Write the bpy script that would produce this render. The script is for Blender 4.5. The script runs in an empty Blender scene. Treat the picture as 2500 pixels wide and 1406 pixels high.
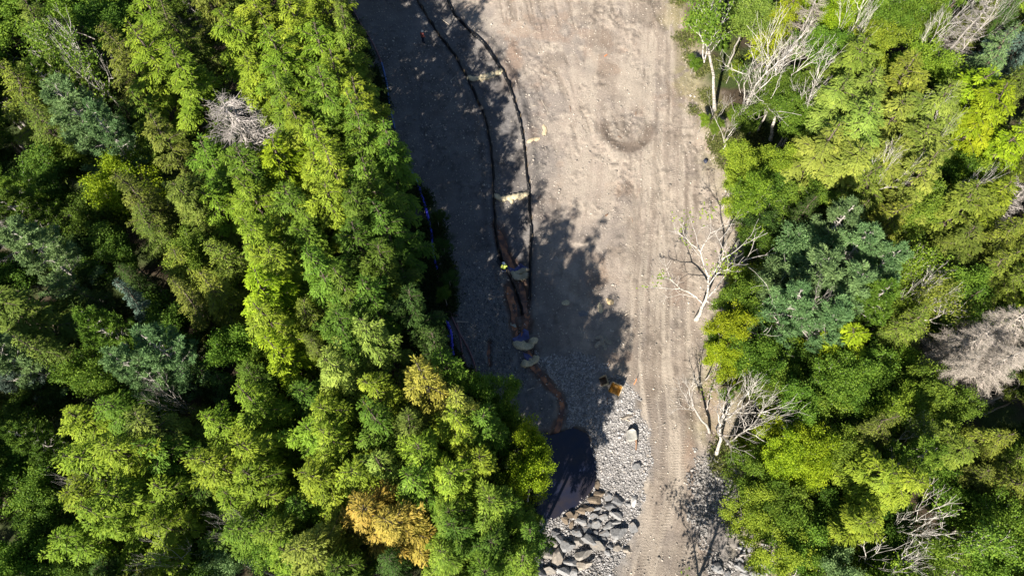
import bpy, bmesh, math, random
import numpy as np
from mathutils import Vector, Matrix

R = math.radians
sc = bpy.context.scene
col = sc.collection
# ------------------------------------------------------------------ camera, sky, sun
FPX, CX, CY, TILT, CAMH = 1690.0, 1250.0, 703.0, R(25), 62.0
cam_d = bpy.data.cameras.new('camera'); cam_d.sensor_width = 36
cam_d.lens = 36 * FPX / 2500; cam_d.clip_end = 2000
cam = bpy.data.objects.new('camera', cam_d); col.objects.link(cam)
cam.location = (0, 0, CAMH); cam.rotation_euler = (TILT, 0, 0); sc.camera = cam

SUN_AZ, SUN_EL = R(28), R(36)          # shadows run up the picture and a little right
w = bpy.data.worlds.new("World"); sc.world = w; w.use_nodes = True
nt = w.node_tree; bg = nt.nodes['Background']
sky = nt.nodes.new('ShaderNodeTexSky'); sky.sky_type = 'NISHITA'; sky.sun_disc = False
sky.sun_elevation = SUN_EL; sky.sun_rotation = SUN_AZ + math.pi
sky.air_density = 1.0; sky.dust_density = 0.4; sky.ozone_density = 2.6
nt.links.new(sky.outputs[0], bg.inputs[0]); bg.inputs[1].default_value = 0.05
sl = bpy.data.lights.new('sun', 'SUN'); sl.energy = 5.0; sl.angle = R(0.5); sl.color = (1, 0.935, 0.83)
so = bpy.data.objects.new('sun', sl); col.objects.link(so)
ld = Vector((math.sin(SUN_AZ)*math.cos(SUN_EL), math.cos(SUN_AZ)*math.cos(SUN_EL), -math.sin(SUN_EL)))
so.rotation_euler = ld.to_track_quat('-Z', 'Y').to_euler(); so.location = (-40, -80, 90)
sc.view_settings.view_transform = 'Standard'; sc.view_settings.look = 'None'
sc.view_settings.exposure = 1.28; sc.view_settings.gamma = 1
sc.render.engine = 'CYCLES'

def P(u, v, z=0.0):
    """where the sight line of photo pixel (u, v) meets height z"""
    a, b = (u-CX)/FPX, (CY-v)/FPX
    y = b*math.cos(TILT)+math.sin(TILT); zz = b*math.sin(TILT)-math.cos(TILT)
    k = (z-CAMH)/zz
    return np.array([a*k, y*k, z])
def PP(pts, z=0.0): return np.array([P(u, v, z)[:2] for u, v in pts])

# ------------------------------------------------------------------ tagging helpers
def tag(o, label=None, cat=None, group=None, kind=None):
    if label: o['label'] = label
    if cat: o['category'] = cat
    if group: o['group'] = group
    if kind: o['kind'] = kind
    return o
def empty(name, loc=(0, 0, 0), rz=0):
    o = bpy.data.objects.new(name, None); col.objects.link(o)
    o.empty_display_size = 0.3; o.location = loc; o.rotation_euler = (0, 0, rz); return o
def link(name, me, parent=None):
    o = bpy.data.objects.new(name, me); col.objects.link(o)
    if parent: o.parent = parent
    return o

def mesh(name, V, F, mat=None, smooth=False, fattr=None):
    V = np.asarray(V, dtype=np.float32); F = np.asarray(F, dtype=np.int32)
    me = bpy.data.meshes.new(name); n, k = F.shape
    me.vertices.add(len(V)); me.vertices.foreach_set('co', V.ravel())
    me.loops.add(n*k); me.loops.foreach_set('vertex_index', F.ravel())
    me.polygons.add(n); me.polygons.foreach_set('loop_start', np.arange(0, n*k, k, dtype=np.int32))
    me.polygons.foreach_set('loop_total', np.full(n, k, dtype=np.int32))
    if smooth: me.polygons.foreach_set('use_smooth', np.ones(n, dtype=bool))
    me.update(calc_edges=True)
    if fattr is not None:
        a = me.attributes.new('var', 'FLOAT', 'FACE'); a.data.foreach_set('value', np.asarray(fattr, dtype=np.float32))
    if mat: me.materials.append(mat)
    me.validate()
    return me

# ------------------------------------------------------------------ noise on arrays
_rs = np.random.RandomState(11); _lat = _rs.rand(512, 512)
def vn(x, y):
    xi = np.floor(x).astype(int); yi = np.floor(y).astype(int); fx = x-xi; fy = y-yi
    fx = fx*fx*(3-2*fx); fy = fy*fy*(3-2*fy)
    a = _lat[xi % 512, yi % 512]; b = _lat[(xi+1) % 512, yi % 512]
    c = _lat[xi % 512, (yi+1) % 512]; d = _lat[(xi+1) % 512, (yi+1) % 512]
    return (a*(1-fx)+b*fx)*(1-fy)+(c*(1-fx)+d*fx)*fy
def fbm(x, y, o=4, g=.5):
    s = 0; a = 1; t = 0
    for i in range(o):
        s = s+a*vn(x*2**i+37.3*i, y*2**i+91.7*i); t += a; a *= g
    return s/t
def ss(a, b, x): t = np.clip((x-a)/(b-a), 0, 1); return t*t*(3-2*t)
def inside(poly, X, Y):
    r = np.zeros(X.shape, bool); n = len(poly)
    for i in range(n):
        x1, y1 = poly[i]; x2, y2 = poly[(i+1) % n]
        if y1 == y2: continue
        c = ((y1 > Y) != (y2 > Y)) & (X < (x2-x1)*(Y-y1)/(y2-y1)+x1); r ^= c
    return r
def pdist(line, X, Y, closed=False):
    d = np.full(X.shape, 1e9); n = len(line)
    for i in range(n if closed else n-1):
        a = line[i]; b = line[(i+1) % n]; ab = b-a; L = max(ab@ab, 1e-9)
        t = np.clip(((X-a[0])*ab[0]+(Y-a[1])*ab[1])/L, 0, 1)
        d = np.minimum(d, np.hypot(X-a[0]-t*ab[0], Y-a[1]-t*ab[1]))
    return d
def sdist(poly, X, Y):                        # negative inside
    d = pdist(poly, X, Y, True); return np.where(inside(poly, X, Y), -d, d)

# ------------------------------------------------------------------ materials
def new_mat(name):
    m = bpy.data.materials.new(name); m.use_nodes = True; return m, m.node_tree, m.node_tree.nodes['Principled BSDF']
def simple(name, c, rough=.7, metal=0, var=.25, scale=8, bump=0.0, spec=.3):
    m, t, p = new_mat(name)
    n = t.nodes.new('ShaderNodeTexNoise'); n.inputs['Scale'].default_value = scale; n.inputs['Detail'].default_value = 6
    tc = t.nodes.new('ShaderNodeTexCoord'); t.links.new(tc.outputs['Object'], n.inputs['Vector'])
    r = t.nodes.new('ShaderNodeValToRGB'); t.links.new(n.outputs['Fac'], r.inputs[0])
    r.color_ramp.elements[0].position = .3; r.color_ramp.elements[1].position = .7
    r.color_ramp.elements[0].color = (*[x*(1-var) for x in c], 1); r.color_ramp.elements[1].color = (*[min(1, x*(1+var)) for x in c], 1)
    t.links.new(r.outputs[0], p.inputs['Base Color'])
    p.inputs['Roughness'].default_value = rough; p.inputs['Metallic'].default_value = metal
    p.inputs['Specular IOR Level'].default_value = spec
    if bump:
        b = t.nodes.new('ShaderNodeBump'); b.inputs['Strength'].default_value = bump; b.inputs['Distance'].default_value = .05
        t.links.new(n.outputs['Fac'], b.inputs['Height']); t.links.new(b.outputs[0], p.inputs['Normal'])
    return m

def foliage_mat(name, transl=.3, rough=.55):
    m, t, p = new_mat(name); L = t.links.new
    oi = t.nodes.new('ShaderNodeObjectInfo')
    at = t.nodes.new('ShaderNodeAttribute'); at.attribute_name = 'var'
    hs = t.nodes.new('ShaderNodeHueSaturation')
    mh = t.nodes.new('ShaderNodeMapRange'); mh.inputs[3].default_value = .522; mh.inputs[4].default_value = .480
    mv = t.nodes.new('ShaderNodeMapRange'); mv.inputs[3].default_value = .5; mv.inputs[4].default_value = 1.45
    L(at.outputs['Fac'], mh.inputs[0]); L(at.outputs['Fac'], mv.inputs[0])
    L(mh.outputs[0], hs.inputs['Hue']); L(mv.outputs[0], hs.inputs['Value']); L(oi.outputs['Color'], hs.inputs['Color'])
    L(hs.outputs[0], p.inputs['Base Color']); p.inputs['Roughness'].default_value = rough; p.inputs['Specular IOR Level'].default_value = .12
    tr = t.nodes.new('ShaderNodeBsdfTranslucent'); L(hs.outputs[0], tr.inputs[0])
    mx = t.nodes.new('ShaderNodeMixShader'); mx.inputs[0].default_value = transl
    L(p.outputs[0], mx.inputs[1]); L(tr.outputs[0], mx.inputs[2])
    L(mx.outputs[0], t.nodes['Material Output'].inputs[0])
    return m
M_LEAF = foliage_mat('leaves', .42, .55)
M_NEEDLE = foliage_mat('needles', .33, .6)
M_TWIG = foliage_mat('dead_twigs', .0, .8)
M_BARK = simple('bark', (.11, .085, .065), .9, var=.45, scale=6, bump=.4)
M_GREYBARK = simple('grey_bark', (.33, .30, .27), .85, var=.3, scale=7, bump=.3)
def birch_mat():
    m, t, p = new_mat('birch_bark'); L = t.links.new
    tc = t.nodes.new('ShaderNodeTexCoord'); mp = t.nodes.new('ShaderNodeMapping'); mp.inputs['Scale'].default_value = (2, 2, 7)
    n = t.nodes.new('ShaderNodeTexNoise'); n.inputs['Scale'].default_value = 1.2; n.inputs['Detail'].default_value = 4
    r = t.nodes.new('ShaderNodeValToRGB'); L(tc.outputs['Object'], mp.inputs[0]); L(mp.outputs[0], n.inputs['Vector']); L(n.outputs['Fac'], r.inputs[0])
    r.color_ramp.elements[0].position = .38; r.color_ramp.elements[0].color = (.12, .1, .085, 1)
    r.color_ramp.elements[1].position = .5; r.color_ramp.elements[1].color = (.50, .465, .41, 1)
    L(r.outputs[0], p.inputs['Base Color']); p.inputs['Roughness'].default_value = .7
    return m
M_BIRCH = birch_mat()

def rock_mat():
    m, t, p = new_mat('stone'); L = t.links.new
    oi = t.nodes.new('ShaderNodeObjectInfo'); tc = t.nodes.new('ShaderNodeTexCoord')
    ad = t.nodes.new('ShaderNodeVectorMath'); ad.operation = 'ADD'
    L(tc.outputs['Object'], ad.inputs[0]); L(oi.outputs['Random'], ad.inputs[1])
    n = t.nodes.new('ShaderNodeTexNoise'); n.inputs['Scale'].default_value = 3.2; n.inputs['Detail'].default_value = 9; n.inputs['Roughness'].default_value = .65
    L(ad.outputs[0], n.inputs['Vector'])
    r = t.nodes.new('ShaderNodeMapRange'); r.inputs[1].default_value = .3; r.inputs[2].default_value = .7; r.inputs[3].default_value = .55; r.inputs[4].default_value = 1.35
    L(n.outputs['Fac'], r.inputs[0])
    mu = t.nodes.new('ShaderNodeVectorMath'); mu.operation = 'SCALE'; L(oi.outputs['Color'], mu.inputs[0]); L(r.outputs[0], mu.inputs['Scale'])
    # rusty patches
    n2 = t.nodes.new('ShaderNodeTexNoise'); n2.inputs['Scale'].default_value = 1.3; L(ad.outputs[0], n2.inputs['Vector'])
    r2 = t.nodes.new('ShaderNodeMapRange'); r2.inputs[1].default_value = .55; r2.inputs[2].default_value = .72; r2.inputs[4].default_value = .35
    L(n2.outputs['Fac'], r2.inputs[0])
    mx = t.nodes.new('ShaderNodeMix'); mx.data_type = 'RGBA'; L(r2.outputs[0], mx.inputs[0]); L(mu.outputs[0], mx.inputs[6]); mx.inputs[7].default_value = (.34, .25, .17, 1)
    L(mx.outputs[2], p.inputs['Base Color']); p.inputs['Roughness'].default_value = .85
    b = t.nodes.new('ShaderNodeBump'); b.inputs['Strength'].default_value = .6; b.inputs['Distance'].default_value = .06
    L(n.outputs['Fac'], b.inputs['Height']); L(b.outputs[0], p.inputs['Normal'])
    return m
M_ROCK = rock_mat()

def ground_mat():
    m, t, p = new_mat('ground_soil'); L = t.links.new
    at = t.nodes.new('ShaderNodeAttribute'); at.attribute_name = 'col'
    tr = t.nodes.new('ShaderNodeAttribute'); tr.attribute_name = 'track'
    tc = t.nodes.new('ShaderNodeTexCoord')
    n = t.nodes.new('ShaderNodeTexNoise'); n.inputs['Scale'].default_value = 6; n.inputs['Detail'].default_value = 8; n.inputs['Roughness'].default_value = .75
    L(tc.outputs['Object'], n.inputs['Vector'])
    r = t.nodes.new('ShaderNodeMapRange'); r.inputs[1].default_value = .3; r.inputs[2].default_value = .7; r.inputs[3].default_value = .78; r.inputs[4].default_value = 1.22
    L(n.outputs['Fac'], r.inputs[0])
    # cleat prints
    mp = t.nodes.new('ShaderNodeMapping'); mp.inputs['Rotation'].default_value = (0, 0, 0)
    L(tc.outputs['Object'], mp.inputs[0])
    wv = t.nodes.new('ShaderNodeTexWave'); wv.bands_direction = 'Y'; wv.inputs['Scale'].default_value = 1.35
    wv.inputs['Distortion'].default_value = 2.2; wv.inputs['Detail'].default_value = 2; wv.inputs['Detail Scale'].default_value = 1.0
    L(mp.outputs[0], wv.inputs['Vector'])
    wm = t.nodes.new('ShaderNodeMath'); wm.operation = 'MULTIPLY'; L(wv.outputs['Fac'], wm.inputs[0]); L(tr.outputs['Fac'], wm.inputs[1])
    # pebbles
    vo = t.nodes.new('ShaderNodeTexVoronoi'); vo.inputs['Scale'].default_value = 5.5; L(tc.outputs['Object'], vo.inputs['Vector'])
    pr = t.nodes.new('ShaderNodeMapRange'); pr.inputs[1].default_value = .03; pr.inputs[2].default_value = .11; pr.inputs[3].default_value = 1.0; pr.inputs[4].default_value = 0
    L(vo.outputs['Distance'], pr.inputs[0])
    sx = t.nodes.new('ShaderNodeSeparateColor'); L(vo.outputs['Color'], sx.inputs[0])
    gt = t.nodes.new('ShaderNodeMath'); gt.operation = 'GREATER_THAN'; gt.inputs[1].default_value = .66; L(sx.outputs[0], gt.inputs[0])
    pm = t.nodes.new('ShaderNodeMath'); pm.operation = 'MULTIPLY'; L(pr.outputs[0], pm.inputs[0]); L(gt.outputs[0], pm.inputs[1])
    pe = t.nodes.new('ShaderNodeAttribute'); pe.attribute_name = 'pebble'
    pm2 = t.nodes.new('ShaderNodeMath'); pm2.operation = 'MULTIPLY'; L(pm.outputs[0], pm2.inputs[0]); L(pe.outputs['Fac'], pm2.inputs[1])
    mu = t.nodes.new('ShaderNodeVectorMath'); mu.operation = 'SCALE'; L(at.outputs['Color'], mu.inputs[0]); L(r.outputs[0], mu.inputs['Scale'])
    mx = t.nodes.new('ShaderNodeMix'); mx.data_type = 'RGBA'; L(pm2.outputs[0], mx.inputs[0]); L(mu.outputs[0], mx.inputs[6]); mx.inputs[7].default_value = (.42, .385, .34, 1)
    L(mx.outputs[2], p.inputs['Base Color']); p.inputs['Roughness'].default_value = .95; p.inputs['Specular IOR Level'].default_value = .15
    ha = t.nodes.new('ShaderNodeMath'); ha.operation = 'MULTIPLY_ADD'; L(wm.outputs[0], ha.inputs[0]); ha.inputs[1].default_value = .2; L(n.outputs['Fac'], ha.inputs[2])
    hb = t.nodes.new('ShaderNodeMath'); hb.operation = 'MULTIPLY_ADD'; L(pm2.outputs[0], hb.inputs[0]); hb.inputs[1].default_value = .5; L(ha.outputs[0], hb.inputs[2])
    b = t.nodes.new('ShaderNodeBump'); b.inputs['Strength'].default_value = 1; b.inputs['Distance'].default_value = .1
    L(hb.outputs[0], b.inputs['Height']); L(b.outputs[0], p.inputs['Normal'])
    return m
M_GROUND = ground_mat()

# ------------------------------------------------------------------ the site, traced as ground positions
LEFT_EDGE = [(700, -260), (800, -50), (870, 60), (930, 200), (975, 350), (1000, 450), (1030, 560), (1050, 660), (1070, 760), (1110, 860), (1170, 940), (1240, 1020), (1290, 1090), (1300, 1180), (1290, 1270), (1270, 1450), (1200, 1750)]
RIGHT_EDGE = [(1620, -260), (1650, 0), (1690, 100), (1705, 200), (1745, 300), (1765, 400), (1800, 480), (1840, 560), (1830, 650), (1800, 760), (1770, 830), (1760, 900), (1790, 980), (1790, 1080), (1800, 1150), (1830, 1250), (1860, 1300), (1890, 1420), (1900, 1750)]
CLEAR = PP(LEFT_EDGE+RIGHT_EDGE[::-1])
POND_PX = [(1318, 1062), (1345, 1066), (1372, 1058), (1400, 1046), (1428, 1058), (1444, 1090), (1452, 1140), (1450, 1180), (1425, 1216), (1385, 1246), (1350, 1262), (1310, 1268), (1290, 1240), (1296, 1160), (1303, 1100)]
POND_Z = -1.0
POND = PP(POND_PX, POND_Z)
STREAMS = [  # centre lines with widths (m)
    ([(1216, 560), (1225, 590), (1232, 620), (1243, 645), (1258, 665)], .55),
    ([(1268, 690), (1275, 730), (1284, 770), (1285, 790), (1278, 815), (1272, 828)], .5),
    ([(1240, 705), (1247, 745), (1253, 770), (1256, 800), (1262, 825)], .5),
    ([(1290, 858), (1300, 893), (1320, 918), (1345, 945), (1365, 962), (1373, 990), (1370, 1020), (1362, 1045), (1352, 1075)], .42),
    ([(1195, 840), (1192, 870), (1196, 893)], .2)]
SW = [(PP(l, -.5), wd) for l, wd in STREAMS]
GRAVEL = PP([(1290, 870), (1400, 860), (1480, 900), (1540, 940), (1560, 1000), (1580, 1060), (1585, 1130), (1575, 1200), (1560, 1260), (1540, 1330), (1500, 1420), (1300, 1440), (1290, 1260), (1440, 1200), (1450, 1120), (1430, 1040), (1380, 1040)], -.3)
GRAVEL2 = PP([(1130, 640), (1215, 680), (1240, 760), (1250, 860), (1290, 930), (1350, 1000), (1330, 1050), (1260, 1010), (1160, 900), (1110, 780)], -.2)
GRAVEL3 = PP([(1700, 1100), (1790, 1100), (1810, 1200), (1850, 1280), (1880, 1440), (1720, 1440), (1730, 1360), (1690, 1260), (1690, 1160)])
WEIR = PP([(1455, 1165), (1480, 1190), (1520, 1215), (1530, 1300), (1510, 1345), (1430, 1420), (1300, 1420), (1300, 1300), (1360, 1268), (1430, 1230)], -.5)
PAD = PP([(1250, 955), (1330, 935), (1360, 975), (1368, 1015), (1340, 1045), (1270, 1010)], -.6)   # pale silt beside the brook
FLEFT = [(1000, -60), (1020, 10), (1045, 50), (1075, 95), (1110, 140), (1140, 195), (1160, 238), (1184, 290), (1195, 350), (1202, 420), (1204, 480), (1207, 560), (1216, 618), (1230, 650), (1248, 688), (1262, 720), (1268, 745), (1272, 770)]
FRIGHT = [(1085, -60), (1095, 0), (1112, 36), (1140, 66), (1158, 86), (1182, 104), (1205, 138), (1228, 172), (1247, 212), (1262, 260), (1275, 310), (1285, 370), (1290, 430), (1295, 480), (1299, 560), (1297, 650), (1297, 735)]
CHAN = np.vstack([PP(FLEFT), PP(FRIGHT)[::-1]])
VERGE = PP([(1005, 440), (1050, 470), (1090, 560), (1110, 650), (1120, 720), (1115, 770), (1090, 790), (1040, 700), (1000, 560)])
ROAD_L = PP([(1645, -200), (1642, 0), (1640, 300), (1638, 500), (1622, 700), (1620, 900), (1638, 1050), (1640, 1180), (1612, 1300), (1588, 1406), (1560, 1600)])
def road_x(Y): return np.interp(Y, ROAD_L[::-1, 1], ROAD_L[::-1, 0])

def height(X, Y):
    X = np.asarray(X, float); Y = np.asarray(Y, float)
    z = (fbm(X/9, Y/9, 3)-.5)*.9
    cl = sdist(CLEAR, X, Y); ins = 1-ss(-3, 2.5, cl)
    z = z*(1-ins)+ins*(fbm(X/5+7, Y/5, 3)-.5)*.35
    z = z+(1-ins)*.35
    ch = sdist(CHAN, X, Y); z = z-.48*(1-ss(-1.0, .15, ch))+.22*(1-ss(0, .8, np.abs(ch-.55)))*ss(-.2, .3, ch)
    dp = sdist(POND, X, Y)
    bank = 1-ss(0, 7.5, dp); z = z*(1-.8*bank)-.85*bank
    z = np.where(dp < .8, np.minimum(z, z*ss(-.5, .8, dp)+(-1.15-.5*ss(0, 3, -dp))*(1-ss(-.5, .8, dp))), z)
    for l, wd in SW:
        d = pdist(l, X, Y); wob = wd*(.55+.9*vn(X*1.7, Y*1.7)); z = z-.22*(1-ss(wob*.7, wob*1.8, d))
    return z

print('ground')
xs = np.concatenate([np.linspace(-500, -60, 12)[:-1], np.arange(-60, -20, 1.0), np.arange(-20, 31, .12), np.arange(31.5, 80, 1.0), np.linspace(80, 500, 12)])
ys = np.concatenate([np.linspace(-400, -30, 12)[:-1], np.arange(-30, -3, 1.0), np.arange(-3, 70, .12), np.arange(70.5, 110, 1.0), np.linspace(110, 600, 12)])
X, Y = np.meshgrid(xs, ys, indexing='ij')
Z = height(X, Y)
def C3(c): return np.array(c)[None, None, :]
def mix(A, B, m): return A*(1-m[..., None])+B*m[..., None]
cl = sdist(CLEAR, X, Y)
big = fbm(X/4, Y/4, 4); mid = fbm(X/1.2+3, Y/1.2, 4); fine = fbm(X*2.2, Y*2.2, 3)
s = X-road_x(Y)
streak = fbm(s/.55+20, Y/14, 4, .6); streak2 = fbm(s/.22+60, Y/5, 3)
tan = C3((.30, .25, .207)); tanl = C3((.365, .312, .255)); tang = C3((.19, .165, .147)); rust = C3((.30, .19, .125)); brn = C3((.185, .15, .12))
K = np.ones(X.shape+(1,))*tan
K = mix(K, tang, ss(.42, .62, big)*.7); K = mix(K, tanl, ss(.5, .7, mid)*.6); K = mix(K, brn, ss(.56, .7, fbm(X/2.1+80, Y/3.6+4, 5, .6))*.6)
K = K*(1+.2*ss(22, 34, Y)[..., None])
K = mix(K, rust, ss(.6, .74, fbm(X/2.7+50, Y/2.7+9, 4))*.32)
# travelled way
rm = (1-ss(2.6, 4.2, np.abs(s+.2+(mid-.5)*1.4)))
wide = (1-ss(6, 11, np.abs(s+3)))*ss(25, 34, Y)
K = mix(K, brn, np.maximum(rm*.5, wide*.25)*ss(.42, .66, 1-streak)*1.0)
K = mix(K, tanl, np.maximum(rm, wide*.7)*ss(.48, .7, streak)*.85)
K = mix(K, brn, rm*ss(.5, .72, streak2)*.45)
Z = Z-rm*(.05+.1*(streak-.5))
# ruts and scratches over the upper yard
ax = fbm((X*.99+Y*.1+1.2*np.sin(Y/9))/.5, Y/6+11, 5, .65); gate = ss(.45, .6, fbm(X/5+33, Y/5+2, 3))
up = ss(30, 40, Y)*(1-ss(-2.5, 0, cl))
K = mix(K, brn, up*gate*ss(.5, .68, ax)*.6); Z = Z-up*gate*ss(.5, .7, ax)*.07
# damp crescent where a bucket dragged
def rel(u, v):
    p = P(u, v); return X-p[0], Y-p[1]
rx, ry = rel(1530, 300); rr = np.hypot(rx/1.08, ry/1.45); an = np.arctan2(ry, rx)
cres = (1-ss(.25, .75, np.abs(rr-2.35-.25*(mid-.5)*2-.0)))*(1-ss(-.3, .25, np.sin(an)+.15*(mid-.5)))
K = mix(K, C3((.155, .12, .095)), np.clip(cres*.85, 0, 1)); Z = Z+.12*(1-ss(.3, .9, np.abs(rr-3.1)))*(1-ss(-.3, .2, np.sin(an)))
for (u, v, a_, b_, am) in [(1465, 95, 1.7, 2.8, .5), (1480, 180, 1.4, 2.2, .4), (1440, 20, 2.5, 1.2, .4), (1500, 300, 1.2, 2, .3), (1660, 130, .5, 6, .4), (1720, 250, 1.5, 3, .4), (1690, 640, 1.5, 4, .3),
                          (1600, 860, .6, 5, .5), (1545, 600, .9, 6, .4), (1640, 560, .5, 3, .35), (1560, 1060, .5, 4, .4), (1690, 1090, .8, 5, .5)]:
    rx, ry = rel(u, v); q = np.hypot(rx/a_, ry/b_)+(mid-.5)*1.1
    K = mix(K, brn, (1-ss(.5, 1.15, q))*am)
for (u, v, a_, b_, am) in [(1540, 200, 1.6, 3.5, .7), (1600, 420, 1.2, 4, .5), (1400, 430, 2.2, 3, .5), (1330, 600, 2, 3, .3), (1640, 520, .8, 4, .6), (1580, 1290, .8, 5, .6), (1655, 1110, 1, 4, .5)]:
    rx, ry = rel(u, v); q = np.hypot(rx/a_, ry/b_)+(mid-.5)*1.3
    K = mix(K, tanl*1.05, (1-ss(.4, 1.2, q))*am)
for (u, v, a_, b_, am) in [(1250, 160, 1.2, 5, .6), (1300, 330, .9, 2.5, .5), (1200, 700, 1.3, 1.6, .3), (1790, 1320, 2.6, 2.3, .75), (1690, 1140, .8, 4, .35), (1245, 735, .5, 1.6, .6), (1194, 865, .4, 1.6, .6), (1325, 1050, 1.6, 1.0, .9)]:
    rx, ry = rel(u, v); q = np.hypot(rx/a_, ry/b_)+(mid-.5)*1.2
    K = mix(K, rust, (1-ss(.3, 1.1, q))*am)
# tree shade by the channel and left bank, deepened in the ground colour
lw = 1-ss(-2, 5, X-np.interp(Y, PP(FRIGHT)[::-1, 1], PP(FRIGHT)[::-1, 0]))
shade_dk = C3((.105, .102, .104)); K = mix(K, shade_dk*(.7+.6*mid[..., None])*(.75+.5*big[..., None]), lw*.85)
gr = C3((.22, .208, .198))
g1 = 1-ss(-1.2, .8, sdist(GRAVEL, X, Y)+(mid-.5)*2); g2 = 1-ss(-1.2, .8, sdist(GRAVEL2, X, Y)+(mid-.5)*2); g3 = 1-ss(-1.2, .8, sdist(GRAVEL3, X, Y)+(mid-.5)*2)
gm = np.maximum(np.maximum(g1, g2*.8), g3*.85); K = mix(K, gr*(.7+.6*fine[..., None]), gm)
Z = Z+gm*(fine-.5)*.16
wr = 1-ss(-1, .6, sdist(WEIR, X, Y)); K = mix(K, C3((.11, .1, .09))*(.7+.6*fine[..., None]), wr); Z = Z-wr*.2
pad = 1-ss(-.6, .4, sdist(PAD, X, Y)+(mid-.5)*1.2); K = mix(K, C3((.125, .12, .12))*(.5+1.0*fine[..., None]), pad*.85)
for l, wd in SW:
    d = pdist(l, X, Y); K = mix(K, C3((.12, .065, .042)), (1-ss(wd*.7, wd*1.7, d+(mid-.5)*.9))*.75)
K = mix(K, C3((.06, .04, .03)), 1-ss(-.1, .7, sdist(POND, X, Y)))
# grassy verge + forest floor
moss = C3((.05, .07, .02)); litter = C3((.06, .045, .03))
K = mix(K, mix(moss*np.ones_like(K), litter, ss(.4, .6, mid)), (1-ss(-1.2, .6, sdist(VERGE, X, Y)+(mid-.5)*2.5))*.85)
gy = ss(-3.2, -.3, cl+(big-.5)*6)*ss(3, 9, X)*ss(.42, .58, mid+.1)
K = mix(K, C3((.24, .22, .08)), gy*.45)
K = mix(K, mix(litter*np.ones_like(K), moss, ss(.45, .62, big)), ss(-.3, 2.6, cl+(mid-.5)*3))
track = np.zeros(X.shape)
for off, y0, y1, st in [(-1.95, 2, 46, 1), (.25, 2, 52, .9), (-1.0, -5, 30, .6), (1.25, 0, 34, .8), (-3.1, 22, 44, .6), (2.2, -4, 14, .6)]:
    ww = off+1.1*(fbm(Y/9+off*9, Y*0+off, 2)-.5)
    track = np.maximum(track, (1-ss(.16, .28, np.abs(s-ww)))*ss(y0, y0+4, Y)*(1-ss(y1-5, y1, Y))*st*ss(.35, .58, fbm(X/1.5+off, Y/2.2, 3)))
rough = fbm(X/.45, Y/.55, 4, .6); lum = fbm(X/1.6+9, Y/2+30, 3)
Z = Z-track*.03+(1-ss(-1, 1, cl))*(rough-.5)*.16*(.35+1.3*ss(.4, .65, lum))*(1-.5*rm)
K = K*(1-.28*(ss(.5, .68, rough)*ss(.4, .6, lum))[..., None])
K = K*(1-.12*track[..., None])
peb = (1-ss(-1, 1, cl))*(.35+.65*ss(.4, .6, mid))*(1-.5*rm)
nx, ny = X.shape
idx = np.arange(nx*ny).reshape(nx, ny)
F = np.stack([idx[:-1, :-1], idx[1:, :-1], idx[1:, 1:], idx[:-1, 1:]], -1).reshape(-1, 4)
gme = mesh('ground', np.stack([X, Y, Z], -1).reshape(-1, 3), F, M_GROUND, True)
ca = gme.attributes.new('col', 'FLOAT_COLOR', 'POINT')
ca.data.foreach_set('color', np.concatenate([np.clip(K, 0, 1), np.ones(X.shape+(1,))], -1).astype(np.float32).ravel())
for nm, arr in (('track', track), ('pebble', peb)):
    a = gme.attributes.new(nm, 'FLOAT', 'POINT'); a.data.foreach_set('value', arr.astype(np.float32).ravel())
tag(link('ground', gme), kind='structure')
# regular lookup grid of the dense part for resting things on
gx0, gy0 = -20.0, -3.0
ix = np.where((xs >= -20) & (xs < 30.9))[0]; iy = np.where((ys >= -3) & (ys < 69.9))[0]
Zd = Z[np.ix_(ix, iy)]; xd = xs[ix]; yd = ys[iy]
def gz(x, y):
    if xd[0] < x < xd[-1] and yd[0] < y < yd[-1]:
        return float(Zd[min(len(xd)-1, int((x-xd[0])/.12+.5)), min(len(yd)-1, int((y-yd[0])/.12+.5))])
    return float(height(np.array([x]), np.array([y]))[0])

# ------------------------------------------------------------------ water
def water_mat(name, c, rough, tint=0):
    m, t, p = new_mat(name); L = t.links.new
    n = t.nodes.new('ShaderNodeTexNoise'); n.inputs['Scale'].default_value = tint or .5; n.inputs['Detail'].default_value = 6
    tc = t.nodes.new('ShaderNodeTexCoord'); L(tc.outputs['Object'], n.inputs['Vector'])
    r = t.nodes.new('ShaderNodeValToRGB'); L(n.outputs['Fac'], r.inputs[0])
    r.color_ramp.elements[0].position = .38; r.color_ramp.elements[0].color = (*c[0], 1); r.color_ramp.elements[1].position = .62; r.color_ramp.elements[1].color = (*c[1], 1)
    L(r.outputs[0], p.inputs['Base Color']); p.inputs['Roughness'].default_value = rough
    p.inputs['Specular IOR Level'].default_value = .5
    n2 = t.nodes.new('ShaderNodeTexNoise'); n2.inputs['Scale'].default_value = 3; L(tc.outputs['Object'], n2.inputs['Vector'])
    b = t.nodes.new('ShaderNodeBump'); b.inputs['Strength'].default_value = .12; b.inputs['Distance'].default_value = .03; L(n2.outputs['Fac'], b.inputs['Height']); L(b.outputs[0], p.inputs['Normal'])
    return m
M_POND = water_mat('pond_water', ((.010, .014, .032), (.024, .021, .026)), .08)  # navy end of the base colour imitates the sky's reflection
M_RUST = water_mat('rusty_water', ((.09, .042, .025), (.42, .16, .06)), .2, 1.4)
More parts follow.
